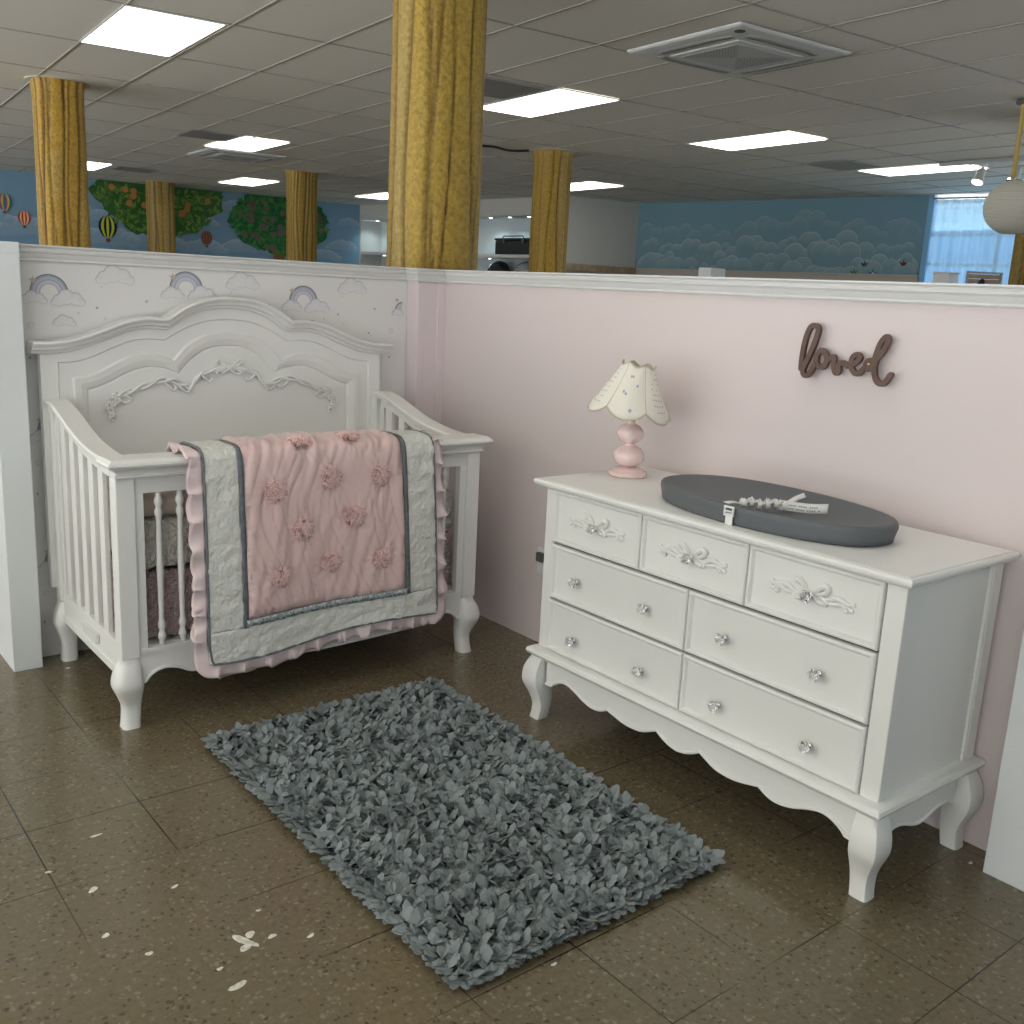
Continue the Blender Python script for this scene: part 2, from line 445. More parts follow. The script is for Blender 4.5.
def rainbow(u, v):
    cols = [(110, 118, 132), (160, 167, 180), (186, 189, 202), (172, 174, 190), (202, 201, 210), (190, 190, 200)]
    r = .069
    for i, cc in enumerate(cols):
        r2 = r-(.004 if i == 0 else .0068); pt.arc(u, v, r2, r, -.25, PI+.05, 3, srgb(*cc)); r = r2
    cloudp(u-.055, v-.022, .62, 4); cloudp(u+.068, v-.022, .8, 8.5)
    star(u-.055, v+.044, .017, srgb(190, 178, 160), 8)
def star(u, v, r, c, k=4):
    P = []
    for i in range(10):
        a = PI/2+i*PI/5; rr = r if i % 2 == 0 else r*.45; P.append((u+rr*math.cos(a), v+rr*math.sin(a)))
    pt.fan((u, v), P, k, c, c)
def bubble(u, v, r): pt.disc(u, v, r, 2, srgb(192, 192, 194)); pt.disc(u, v, r-.002, 3, srgb(222, 221, 220))
for row in range(3):
    zz = 1.425-row*.52
    for i in range(4):
        u = -1.735+i*.522
        for (du, dv) in ((0, 0), (-.261, -.26)):
            uu, vv = u+du, zz+dv+(.035 if i == 1 and row == 0 and du == 0 else 0)
            if -1.84 < uu < -.2: rainbow(uu, vv)
            elif uu <= -.14 and uu > -.2:
                pass
        if u+.245 < -.2: cloudp(u+.245, zz+.07, .95, 2)
        if u+.05 < -.22: cloudp(u+.05, zz-.105, .55, 2); cloudp(u+.30, zz-.20, .6, 2)
        for (du, dv, r) in ((-.07, -.12, .012), (.10, -.072, .005), (.0, .065, .003), (.19, .03, .003), (.2, -.09, .004), (.14, -.16, .008)):
            if -1.85 < u+du < -.17: bubble(u+du, zz+dv, r)
        for (du, dv) in ((.17, -.05), (.36, -.02), (.33, -.13), (-.08, -.5+.26)):
            if -1.85 < u+du < -.17: star(u+du, zz+dv, .007, srgb(165, 165, 170))
# partial rainbow at the right end of the paper
pt.arc(-.185, 1.405, .0, .034, PI*.45, PI, 3, srgb(198, 198, 206)); pt.arc(-.182, 1.40, .034, .040, PI*.5, PI, 4, srgb(126, 134, 148)); cloudp(-.205, 1.39, .42, 5); star(-.212, 1.448, .012, srgb(190, 178, 160), 8)
pt.disc(-1.70, .5, .001, 1, BASE)
struct(wp.build('wall_back', [M['wallpaper'], M['wallpaper']], fixn=False))
b = B(); b.box(-.155, -.0005, -.092, -.0025, 0, 1.575); b.box(-.154, -.118, -.096, -.092, 0, 1.55); b.box(-.045, -.0005, -.0975, -.092, 0, 1.55)
struct(b.build('trim_2', M['pinkpier'], bevel=.002))
b = B(); b.box(0, .05, -3.35, .05, 0, 1.575); struct(b.build('wall_right', M['pink']))
b = B()
prof = [(.0, 1.537), (.008, 1.537), (.012, 1.542), (.008, 1.548), (.012, 1.553), (.016, 1.565), (.024, 1.572), (.026, 1.58), (.020, 1.586), (.030, 1.592), (.030, WH), (-.056, WH), (-.056, 1.5752), (-.0002, 1.5752)]
b.sweep([(-1.856, 0), (-.155, 0), (-.155, -.096), (0, -.096), (0, -2.972)], prof, XYZ)
struct(b.build('trim_3', M['capwhite'], smooth=True, auto=25))
b = B(); b.box(-1.96, -1.856, -.115, .25, 0, 1.6); b.box(-1.962, -1.854, -.117, .252, 1.56, 1.566)
struct(b.build('trim_4', M['wallwhite'], bevel=.003))
b = B(); b.box(-.118, -.0005, -3.30, -2.972, 0, 1.6)
struct(b.build('trim_5', M['wallwhite'], bevel=.003))

# far walls ---------------------------------------------------------------
BLUE = srgb(124, 158, 184)
def wallquad(p0, p1, z0, z1, th=.1, col=None, bb=None):
    bb = bb or B(); d = Vector((p1[0]-p0[0], p1[1]-p0[1])).normalized(); n = Vector((-d.y, d.x))*th
    c = [Vector(p0), Vector(p1), Vector(p1)+n, Vector(p0)+n]
    return bb.add([(p.x, p.y, z) for z in (z0, z1) for p in c], [(3, 2, 1, 0), (4, 5, 6, 7), (0, 1, 5, 4), (1, 2, 6, 5), (2, 3, 7, 6), (3, 0, 4, 7)], 0, col)
mL0, mL1 = (1.157, 14.10), (7.47, 13.69)
dd = (mL1[0]-mL0[0], mL1[1]-mL0[1]); Lext = (mL0[0]-dd[0]*1.4, mL0[1]-dd[1]*1.4)
w = wallquad(Lext, mL1, 0, CH-.002, .1, BLUE)
pm = Painter(w, mL0, mL1, .004)
body, rim = srgb(136, 166, 190), srgb(186, 202, 212)
def cloudbank(pm, u, v, wid, s, k, body=body, rim=rim, seed=0):
    r = random.Random(seed); n = int(wid/(s*.75))+2
    for j in range(n):
        t = j/(n-1); hh = math.sin(PI*t)**.7
        uu = u-wid/2+wid*t+r.uniform(-.1, .1)*s; rr = s*(.4+.45*hh+r.uniform(0, .2))
        pm.puff(uu, v+s*.7*hh+r.uniform(-.1, .15)*s, rr, k+j*.17, body, rim)
for i, (u, v, wd, s) in enumerate([(-1.6, 2.35, 1.5, .16), (-.5, 2.25, 1.2, .16), (.95, 2.5, .7, .14), (.35, 2.05, .9, .15), (1.6, 2.0, 1.0, .14), (2.3, 1.98, 1.2, .14), (1.5, 2.35, .6, .10),
                                   (3.25, 1.95, .8, .12), (4.0, 2.0, .9, .12), (5.95, 2.15, .6, .1), (6.1, 2.6, .4, .08), (3.75, 2.7, .5, .09), (5.6, 1.95, .6, .1), (-2.6, 2.2, 1.4, .16), (3.3, 2.4, .4, .08)]):
    cloudbank(pm, u, v, wd, s, 1, seed=i)
def balloon(u, v, r, cs, k=6):
    n = 7
    pm.poly([(u-r*.25, v-r*1.35), (u+r*.25, v-r*1.35), (u+r*.2, v-r*1.75), (u-r*.2, v-r*1.75)], k, srgb(120, 80, 50))
    for j in range(n):
        a0, a1 = -1+2*j/n, -1+2*(j+1)/n
        L = []; R_ = []
        for t in range(9):
            ph = -PI/2+PI*t/8; z = v+r*1.12*math.sin(ph); ww = r*math.cos(ph) if ph > 0 else r*math.cos(ph)**.75
            if ph < -.9: z = v-r*1.3+(ph+PI/2)*r*.3
            L.append((u+a0*ww, z)); R_.append((u+a1*ww, z))
        pm.poly(L+R_[::-1], k, srgb(*cs[j % len(cs)]))
balloon(.03, 2.52, .11, [(40, 120, 130), (150, 90, 140), (220, 180, 70)]); balloon(.31, 2.29, .095, [(190, 60, 50), (230, 200, 150)])
balloon(1.6, 2.25, .15, [(20, 35, 45), (200, 205, 70)]); balloon(3.29, 2.18, .10, [(110, 70, 60), (150, 100, 70)])
balloon(-1.1, 2.55, .11, [(200, 140, 60), (90, 120, 160)])
def crown(u, v, rx, ry, top, g1, g2, fruit, seed, k):
    r = random.Random(seed); n = 56; P = []
    for i in range(n):
        a = 2*PI*i/n; rr = 1+.05*math.sin(7*a+seed)+.04*math.sin(12*a)+.03*(i % 2)
        P.append((u+rx*rr*math.cos(a), min(top, v+ry*rr*math.sin(a))))
    pm.fan((u, v), P, k, g1, g1)
    for j in range(620):
        a = r.uniform(0, 2*PI); q_ = math.sqrt(r.random())*1.02
        x = u+rx*q_*math.cos(a); z = v+ry*q_*math.sin(a)
        if z > top-.04: continue
        t = r.random(); c = tuple(lerp(g1[i]*.85, g2[i], t) for i in range(3)); an = r.uniform(0, PI); l = r.uniform(.05, .085); w_ = l*.42
        ca, sa = math.cos(an), math.sin(an)
        pm.poly([(x+l*ca, z+l*sa), (x-w_*sa, z+w_*ca), (x-l*ca, z-l*sa), (x+w_*sa, z-w_*ca)], k+1+j % 3, c)
    for j in range(46):
        a = r.uniform(0, 2*PI); q_ = math.sqrt(r.random())*.9; x = u+rx*q_*math.cos(a); z = v+ry*q_*math.sin(a)
        if z > top-.08: continue
        pm.disc(x, z, .055, k+4, fruit, n=9)
crown(2.48, 2.93, 1.08, .76, 2.99, srgb(56, 104, 50), srgb(120, 160, 76), srgb(190, 128, 76), 3, 7)
pm.poly([(4.42, 1.2), (4.85, 1.2), (4.75, 2.05), (4.35, 2.3), (4.28, 2.2), (4.55, 1.95)], 6, srgb(130, 98, 50))
crown(4.68, 2.55, .93, .56, 3.0, srgb(36, 104, 66), srgb(80, 150, 74), srgb(112, 104, 92), 5, 7)
struct(w.build('wall_far_left', [M['paint'], M['paint']], fixn=False))
# niche wall
nN0, nN1 = (7.50, 13.69), (7.91, 8.1)
def PN(s, d=0):
    D = Vector((nN1[0]-nN0[0], nN1[1]-nN0[1])).normalized(); n = Vector((-D.y, D.x)); p = Vector(nN0)+D*s+n*d; return (p.x, p.y)
def nbox(bb, s0, s1, d0, d1, z0, z1, mi=0):
    c = [PN(s0, d0), PN(s1, d0), PN(s1, d1), PN(s0, d1)]
    return bb.add([(x, y, z) for z in (z0, z1) for x, y in c], [(3, 2, 1, 0), (4, 5, 6, 7), (0, 1, 5, 4), (1, 2, 6, 5), (2, 3, 7, 6), (3, 0, 4, 7)], mi)
w = B(); nbox(w, -.1, 5.6, 0, .05, 2.72, CH-.002); nbox(w, -.1, 5.6, .5, .55, 0, CH-.01, 1)
for s0, s1 in ((-.08, -.01), (1.15, 1.25), (2.4, 2.5), (4.86, 4.93)): nbox(w, s0, s1, 0.001, .5, 0, 2.72)
nbox(w, 4.93, 5.6, .001, .06, 0, 2.72)
nbox(w, -.01, 4.86, .05, .5, 2.725, 2.75)
struct(w.build('wall_far_center', [M['farwhite'], M['nichewall']]))
sh = B(); nbox(sh, 2.5, 4.86, .03, .5, 2.045, 2.10); sh2 = B(); nbox(sh2, -.01, 1.15, .03, .5, 2.07, 2.12); sh3 = B(); nbox(sh3, 2.5, 4.86, .03, .5, 1.70, 1.75)
tag(sh.build('wall_shelf', M['white'], bevel=.004), 'white wall shelf in the niche, holding the black storage case', 'shelf')
tag(sh2.build('wall_shelf', M['white'], bevel=.004), 'short white niche shelf beside the blue painted wall, left of the large column', 'shelf')
tag(sh3.build('wall_shelf', M['white'], bevel=.004), 'lower white niche shelf under the black storage case shelf', 'shelf')
def downlight(s, z, label):
    x, y = PN(s, .2); t = thing('downlight', label, 'light', (x, y, z))
    B().lathe([(.05, 0), (.055, -.008), (.04, -.012), (.038, -.002)], (x, y, z), 16).build('ring', M['metal'], t, True)
    B().lathe([(.037, -.004), (.03, -.014), (.0001, -.018)], (x, y, z), 16).build('bulb', M['led'], t, True)
    l = bpy.data.lights.new('niche_spot', 'SPOT'); l.energy = 9; l.color = (.72, .93, 1); l.spot_size = 2.2; l.spot_blend = .6; l.shadow_soft_size = .03
    o = bpy.data.objects.new('spot_lamp', l); COL.objects.link(o); o.parent = t; o.location = (0, 0, -.03)
for s_, z_, lb in [(.27, 2.725, 'left niche downlight above the short shelf left of the large column'), (.74, 2.725, 'right niche downlight above the short shelf left of the large column'),
                   (3.62, 2.725, 'niche downlight left of the black storage case, nearest the large column'), (4.11, 2.725, 'niche downlight directly above the black storage case'), (4.58, 2.725, 'niche downlight above right end of black case beside the narrow column'),
                   (.53, 2.07, 'small downlight under the short niche shelf beside the blue wall'), (3.64, 2.045, 'small downlight under the shelf that holds the black case')]:
    downlight(s_, z_, lb)
# black case
t = thing('storage_case', 'black hard storage case with a top handle on the niche shelf', 'case', (*PN(4.3, .25), 2.1005))
b = B(); nbox(b, 3.87, 4.78, .1, .42, 2.1005, 2.33); b.build('body', M['black'], t, bevel=.02)
b = B(); nbox(b, 3.86, 4.79, .09, .43, 2.331, 2.37); b.build('lid', M['black'], t, bevel=.012)
b = B(); p = [PN(3.95, .2), PN(3.98, .2), PN(4.45, .2), PN(4.48, .2)]; b.tube([(*p[0], 2.37), (*p[1], 2.41), (*p[2], 2.41), (*p[3], 2.37)], .012); b.build('handle', M['darkgrey'], t, True)
for s_ in (4.08, 4.55): b = B(); nbox(b, s_, s_+.05, .08, .095, 2.28, 2.35); b.build('latch', M['darkgrey'], t, bevel=.004)
# infant car seat lying on lower shelf
def carseat(s, label, mat1, mat2):
    x, y = PN(s, .27); t = thing('infant_car_seat', label, 'car seat', (x, y, 1.7505))
    D = Vector(PN(1))-Vector(PN(0)); D.normalize(); N_ = Vector((-D.y, D.x)); b = B(); rs = []
    for i in range(9):
        tt = i/8; a = -.26+.52*tt; h = .11+.13*math.sin(PI*min(1, tt*1.1))**.8; ww = .15*math.sin(PI*(.12+.76*tt))
        rs.append([(x+D.x*a+N_.x*ww*math.cos(th), y+D.y*a+N_.y*ww*math.cos(th), 1.7505+max(0, h*.5+h*.5*math.sin(th))) for th in [2*PI*j/14 for j in range(14)]])
    b.rings(rs); b.build('shell', mat1, t, True)
    b = B(); b.tube([(x+D.x*.24*math.cos(a)*1.0, y+D.y*.24*math.cos(a), 1.86+.13*math.sin(a)) for a in [PI*k/12 for k in range(13)]], .014); b.build('carry_handle', mat2, t, True)
carseat(3.82, 'black infant car seat with arched handle on the lower niche shelf, left one', M['fabricdark'], M['black'])
carseat(4.52, 'grey infant car seat on the lower niche shelf, right of the black one', M['acgrey'], M['darkgrey'])
# white return wall and cloud mural wall
w = wallquad((7.94, 8.08), (9.28, 7.85), 0, CH-.002); struct(w.build('wall_far_back', M['farwhite']))
w = wallquad((11, -6.4), (-4.2, -6.4), 0, CH-.002); struct(w.build('wall_light_block', M['bouncepaint']))  # unseen wall added behind the camera to block world light and bounce blue
mR0, mR1 = (9.28, 7.85), (9.94, 3.21)
BL2 = srgb(124, 160, 176)
w = wallquad(mR0, mR1, 0, CH-.002, .1, BL2); pm = Painter(w, mR0, mR1, .003)
bd, rm = srgb(128, 160, 172), srgb(205, 214, 210)
rr = random.Random(2)
for rowi, (row, v0, amp) in enumerate([(0, 2.52, .14), (1, 2.30, .18), (2, 2.12, .14), (3, 1.98, .08)]):
    for j in range(30):
        u = j*.162+.05; hh = interp([(0, .1), (.5, .35), (.9, .15), (1.3, .15), (1.8, .25), (2.3, .35), (2.7, .55), (3.1, 1.0), (3.5, .5), (4.0, .1), (4.7, .5)], u) if row < 2 else .5+.5*math.sin(u*3.1+row*2.1)
        pm.puff(min(4.50, max(.19, u+rr.uniform(-.07, .07))), v0+amp*(hh*1.5-.4)+rr.uniform(-.09, .05), rr.uniform(.07, .185), 1+row*3.4+((j*7) % 30)*.1, tuple(lerp(BL2[i], bd[i], .45+.18*row) for i in range(3)), tuple(lerp(BL2[i], rm[i], (.35, .7, .85, .6)[rowi]) for i in range(3)), rimw=.11)
# painted little planes and butterflies
for (u, v, c1, c2) in [(3.93, 2.11, (60, 70, 70), (80, 90, 100)), (4.47, 2.13, (130, 50, 40), (90, 50, 45)), (4.06, 1.99, (60, 90, 150), (190, 205, 215)), (3.79, 2.0, (80, 110, 80), (110, 130, 90))]:
    pm.poly([(u-.06, v+.02), (u-.01, v), (u, v+.06), (u+.02, v), (u+.06, v+.03), (u+.03, v-.03), (u-.02, v-.04)], 16, srgb(*c1)); pm.disc(u+.01, v-.01, .022, 17, srgb(*c2), n=8)
struct(w.build('wall_far_right', [M['paint'], M['paint']], fixn=False))
# window
dR = Vector((mR1[0]-mR0[0], mR1[1]-mR0[1])).normalized(); nR = Vector((-dR.y, dR.x))
def PR(s, d=0): p = Vector(mR0)+dR*s+nR*d; return (p.x, p.y)
def rbox(bb, s0, s1, d0, d1, z0, z1, mi=0):
    c = [PR(s0, d0), PR(s1, d0), PR(s1, d1), PR(s0, d1)]
    return bb.add([(x, y, z) for z in (z0, z1) for x, y in c], [(3, 2, 1, 0), (4, 5, 6, 7), (0, 1, 5, 4), (1, 2, 6, 5), (2, 3, 7, 6), (3, 0, 4, 7)], mi)
w = B(); rbox(w, 4.69, 8.6, 0, .1, 0, 1.0); w2 = B()
struct(w.build('wall_far_window', M['farwhite']))
rbox(w2, 4.69, 4.76, -.02, .1, 1.001, CH-.003, 1)
for z in (1.03, 1.75, 2.12, 2.50, 2.92): rbox(w2, 4.76, 8.6, .04, .08, z-.022, z+.022, 0)
for s_ in (5.6, 6.5, 7.4, 8.55): rbox(w2, s_-.02, s_+.02, .045, .085, 1.001, 2.94, 0)
wf = struct(w2.build('window_1', [M['ventgrey'], M['blueframe']]))
b = B(); rbox(b, 4.77, 8.55, .058, .062, 1.06, 2.93); b.build('window_pane', M['pane'], wf)
t = thing('sheer_curtain', 'sheer white curtain hanging over the bright window', 'curtain', (*PR(6.6, -.1), 1.0))
b = B(); n = 260; top = []; bot = []
for i in range(n+1):
    s_ = 4.80+3.7*i/n; d = -.10+.022*math.sin(i*.62)+.01*math.sin(i*.23+1)
    top.append((*PR(s_, d), 2.93)); bot.append((*PR(s_, d*1.2+.01), 1.02))
b.strip(top, bot); b.build('cloth', M['sheer'], t, True, fixn=False)
b = B(); b.tube([(*PR(4.78, -.1), 2.945), (*PR(8.55, -.1), 2.945)], .012); b.build('rod', M['metal'], t, True)
# wooden rail below the mural
b = B(); rbox(b, .01, 4.68, -.05, -.001, 1.87, 1.975); rbox(b, .01, 4.68, -.07, -.001, 1.95, 1.975)
struct(b.build('trim_6', M['beige'], bevel=.004))
b = B(); p0, p1 = Vector((7.95, 8.06)), Vector((9.22, 7.84)); bar(tuple(p0+Vector((0, -.04))), tuple(p1+Vector((0, -.04))), .03, 1.87, 1.975, b)
struct(b.build('trim_7', M['wood'], bevel=.004))

# ------------------------------------------------------------------ columns wrapped in painted bark
def column(cx, cy, r, seed, label, tint=(1, 1, 1), ztop=CH-.008, collar=True):
    t = thing('bark_column', label, 'column', (cx, cy, 0), 'columns wrapped in painted bark')
    rd = random.Random(seed); N, H = 112, 46
    gr = []; a = 0
    while a < 2*PI-.12: gr.append((a+rd.uniform(-.05, .05), rd.uniform(.022, .055), rd.uniform(.5, 1), rd.uniform(0, 9))); a += rd.choice((.14, .22, .32, .45, .6))*rd.uniform(.85, 1.15)
    vs = []; cols = []; tones = [rd.uniform(.0, 1) for _ in gr]
    hi = Vector(srgb(196, 164, 70)); mid = Vector(srgb(164, 134, 58)); lo = Vector(srgb(78, 50, 18)); gy = Vector(srgb(172, 150, 92))
    for k in range(H+1):
        z = ztop*k/H
        for j in range(N):
            th = 2*PI*j/N
            sup = (abs(math.cos(th))**3+abs(math.sin(th))**3)**(-1/3)
            g = 0; best = 9; bi = 0
            for i, (ga, gw, gd, ph) in enumerate(gr):
                c_ = ga+.10*math.sin(z*1.7+ph)+.05*math.sin(z*4.1+ph*2)
                d = (th-c_+PI) % (2*PI)-PI
                g = max(g, gd*math.exp(-(d/gw)**2))
                if d >= 0 and d < best: best = d; bi = i
            nz = noise.noise(Vector((math.cos(th)*2+seed, math.sin(th)*2, z*1.3)))
            fl_ = .016*max(0, 1-abs(z-ztop)/.08)
            rr = r*(sup*.955+.03*nz-.10*g+.02*math.sin((th-gr[bi][0])*5))+fl_
            vs.append((cx+rr*math.cos(th+PHI), cy+rr*math.sin(th+PHI), z))
            base = mid.lerp(hi, tones[bi]) if tones[bi] < .75 else gy.lerp(hi, .3)
            base = base.lerp(mid, max(0, min(1, .5-1.5*nz)) * .5)
            c = base.lerp(lo, min(1, g*1.05)); cols.append((c.x*tint[0], c.y*tint[1], c.z*tint[2]))
    fs = [(k*N+j, k*N+(j+1) % N, (k+1)*N+(j+1) % N, (k+1)*N+j) for k in range(H) for j in range(N)]
    b = B(); b.add(vs, fs, 0, cols); b.build('bark', M['bark'], t, True, auto=0)
    if collar:
        b = B(); b.lathe([(r*.8, CH-.0075), (r*1.25, CH-.0075), (r*1.27, CH-.002), (r*.8, CH-.002)], (cx, cy, 0), 28); b.build('collar', M['farwhite'], t)
    return t
column(.172, .285, .215, 1, 'largest yellow-brown bark column rising behind the wallpapered corner')
column(-.31, 5.10, .196, 4, 'bark column at far left, in front of the striped balloon mural', (1.08, .98, .75))
column(4.58, 4.56, .192, 9, 'narrow bark column right of the largest one, in front of the black case niche', (1.05, 1, .8))
column(4.03, 9.35, .205, 12, 'bark column in front of the round dark green painted tree', (1, .98, .9))
column(3.42, 13.30, .22, 15, 'most distant bark column, trunk of the painted orange tree', (.85, .85, 1))
column(5.62, -.30, .215, 21, 'bark column at the right picture edge behind the paper lantern', (.9, .9, .9))

# ------------------------------------------------------------------ ceiling fittings
def light_panel(x, y, label):
    t = thing('ceiling_light', label, 'ceiling light', (x, y, CH), 'recessed ceiling light panels')
    t.rotation_euler = (0, 0, PHI); hx, hy = PX/2-.008, PY/2-.008
    b = B()
    for (x0, x1, y0, y1) in ((-hx, hx, -hy, -hy+.012), (-hx, hx, hy-.012, hy), (-hx, -hx+.012, -hy+.012, hy-.012), (hx-.012, hx, -hy+.012, hy-.012)):
        b.box(x+x0, x+x1, y+y0, y+y1, CH-.012, CH-.0065)
    b.build('frame', M['acwhite'], t)
    b = B(); b.box(x-hx+.012, x+hx-.012, y-hy+.012, y+hy-.012, CH-.011, CH-.007); b.build('diffuser', M['lightpanel'], t)
    return t
lp = [((-.28, 3.01), 'largest lit ceiling panel, top left of the view above the left bark column'), ((2.91, 2.75), 'lit ceiling panel just right of the largest bark column'),
      ((5.44, 2.53), 'lit ceiling panel below the ceiling air conditioner, middle right'), ((8.0, 2.25), 'lit ceiling panel at right beside the track spotlights'),
      ((2.46, 7.68), 'lit ceiling panel touching the far air conditioner'), ((4.5, 12.2), 'lit ceiling panel beyond the far air conditioner, above the painted trees'),
      ((7.48, 7.3), 'lit ceiling panel right of the narrow bark column near the white return wall'), ((7.0, 12.0), 'lit ceiling panel left of the largest column above the blue wall corner'),
      ((1.95, 12.5), 'farthest left lit ceiling panel, partly behind the left bark column'),
      ((-.60, -2.1), 'lit ceiling panel above the crib and dresser booth, out of view'), ((-3.2, -1.9), 'lit ceiling panel above the aisle left of the camera'),
      ((2.3, -2.3), 'lit ceiling panel behind the pink partition, out of view'), ((5.2, -2.6), 'lit ceiling panel over the far right bay, out of view'), ((-3.0, 3.2), 'lit ceiling panel beyond the left picture edge'), ((-3.5, 8.2), 'lit ceiling panel over the far left bay, out of view')]
first = None
for (x, y), lb in lp:
    X, Y = S(x, y)
    if first is None: first = light_panel(X, Y, lb)
    else: copy_thing(first, (X, Y, CH), PHI, lb)

def cassette(x, y, label):
    t = thing('air_conditioner', label, 'air conditioner', (x, y, CH)); t.rotation_euler = (0, 0, PHI); h = .47
    b = B(); b.slab(x-h, x+h, y-h, y+h, [(0, CH-.007), (0, CH-.018), (-.012, CH-.028), (-.05, CH-.034), (-.085, CH-.036)]); b.build('panel', M['acwhite'], t, bevel=.004)
    for k in range(4):
        a = k*PI/2; ca, sa = math.cos(a), math.sin(a)
        R_ = lambda u, v: (x+u*ca-v*sa, y+u*sa+v*ca)
        P = []
        for i in range(13):
            q_ = -1+2*i/12; P.append((q_*.29, .335+.0-.02*abs(q_)**6))
        for i in range(12, -1, -1):
            q_ = -1+2*i/12; P.append((q_*.31, .395-.03*abs(q_)**6))
        b = B(); b.rings([[(*R_(u, v), CH-.0365) for u, v in P], [(*R_(u, v), CH-.039) for u, v in P]]); sl = b.build('louvre', M['acgrey'], t)
        P2 = [(u*.95, .362+(v-.365)*.55) for u, v in P]
        b = B(); b.rings([[(*R_(u, v), CH-.039) for u, v in P2], [(*R_(u, v), CH-.043) for u, v in P2]]); b.build('slot', M['ventgrey'], sl)
    b = B(); b.slab(x-.28, x+.28, y-.28, y+.28, [(0, CH-.036), (0, CH-.042), (-.015, CH-.046)]); b.build('grille_frame', M['acwhite'], t, bevel=.004)
    b = B(); b.box(-.235, .235, -.235, .235, -.002, 0)
    g = b.build('grille', M['grille'], None); g.parent = t; g.location = (0, 0, -.0465); del g['_o']
    b = B(); b.lathe([(.001, -.0005), (.032, -.0005), (.03, .003), (.001, .004)], (x-.40, y-.40, CH-.037), 20); b.build('badge', M['darkgrey'], t)
    b = B()
    for i in range(7): b.box(x-.41+.0+i*.014*1.6+.06, x-.402+i*.0224+.06, y-.43+.03, y-.42+.03, CH-.0375, CH-.0352)
    b.build('indicator', M['acgrey'], t)
    return t
ac = cassette(2.27, .19, 'large square ceiling air conditioner with perforated grille, nearest the camera')
copy_thing(ac, (2.60, 8.28, CH), PHI, 'far ceiling air conditioner cassette beside a lit panel above the painted trees')
def vent(x, y, label, first=[None]):
    if first[0] is None:
        t = thing('ceiling_vent', label, 'vent', (x, y, CH), 'dark return air grilles'); t.rotation_euler = (0, 0, PHI)
        b = B(); h = PX/2-.01; b.box(x-h, x+h, y-h, y+h, CH-.010, CH-.0065); b.build('frame', M['acgrey'], t)
        b = B()
        for i in range(18): yy = y-h+.03+i*(2*h-.06)/17; b.box(x-h+.03, x+h-.03, yy-.009, yy+.009, CH-.0135, CH-.0102)
        b.build('slats', M['ventgrey'], t); first[0] = t
    else: copy_thing(first[0], (x, y, CH), PHI, label)
for x, y, lb in [(2.06, 2.33, 'dark square ceiling vent just right of the largest column, beside a lit panel'), (1.72, 6.95, 'dark square ceiling vent left of the far air conditioner'),
                 (6.92, 2.52, 'dark square ceiling vent left of the rightmost lit panel'), (2.45, 11.6, 'most distant dark ceiling vent, right of the left bark column')]: vent(x, y, lb)
# cable lying along the ceiling by the narrow column
b = B(); pa = catmull([(3.35, 4.9, CH-.02), (3.6, 4.85, CH-.03), (3.9, 4.75, CH-.018), (4.1, 4.72, CH-.035), (4.32, 4.66, CH-.016)], 6)
b.tube(pa, .012); tag(b.build('ceiling_cable', M['black'], None, True), 'black cable hanging under the ceiling, running to the narrow bark column', 'cable')
# track with spotlights
t = thing('light_track', 'thin ceiling track carrying two spotlights at the right', 'light track', (7.235, .6, CH-.01))
b = B(); b.box(7.215, 7.255, -.6, 1.60, CH-.04, CH-.0065); b.build('rail', M['acgrey'], t, bevel=.003)
def spot(x, y, label):
    t = thing('track_spotlight', label, 'spotlight', (x, y, CH-.0405), 'spotlights on the ceiling track')
    b = B(); b.box(x-.02, x+.02, y-.03, y+.03, CH-.065, CH-.0405); b.tube([(x, y, CH-.065), (x-.02, y, CH-.11)], .01); b.build('bracket', M['acwhite'], t)
    R3 = Matrix.Rotation(math.radians(28), 3, 'Y')
    b = B(); b.lathe([(.025, .0), (.04, -.02), (.045, -.10), (.06, -.15), (.055, -.15), (.04, -.12), (.001, -.11)], (x-.01, y, CH-.095), 18, rot=R3); b.build('head', M['acwhite'], t, True)
    b = B(); b.lathe([(.052, -.146), (.035, -.155), (.001, -.158)], (x-.01, y, CH-.095), 18, rot=R3); b.build('bulb', M['lampbulb'], t, True)
    l = bpy.data.lights.new('track_spot', 'SPOT'); l.energy = 12; l.spot_size = 1.4; l.color = (.85, .93, 1); l.shadow_soft_size = .04
    o = bpy.data.objects.new('spot_lamp', l); COL.objects.link(o); o.parent = t; o.location = (-.11, 0, -.22); o.rotation_euler = (0, math.radians(28), 0)
spot(7.235, 1.14, 'white track spotlight beside the right ceiling panel, left of the pair'); spot(7.235, .79, 'brighter white track spotlight by the lantern pole, right of the pair')
# lantern
t = thing('paper_lantern', 'round ribbed white paper lantern hanging at the right picture edge', 'lantern', (4.65, -.475, 2.27))
b = B(); pr = []
for i in range(49):
    a = -PI/2+.28+(PI-.56)*i/48; pr.append((.203*math.cos(a)+.005*(i % 2), .188*math.sin(a)))
b.lathe(pr, (4.65, -.475, 2.27), 40); b.build('paper_globe', M['lantern'], t, False)
b = B(); b.lathe([(.06, .180), (.062, .188), (.01, .194), (.01, .198)], (4.635, -.46, 2.27), 16); b.build('cap_ring', M['metal'], t, True)
b = B(); b.tube([(4.62, -.447, 2.464), (4.62, -.447, CH-.035)], .017, 10); b.build('rod', M['yellowpole'], t, True)
b = B(); b.lathe([(.05, CH-.0351), (.055, CH-.012), (.05, CH-.0065)], (4.62, -.447, 0), 16); b.build('ceiling_rose', M['darkgrey'], t, True)
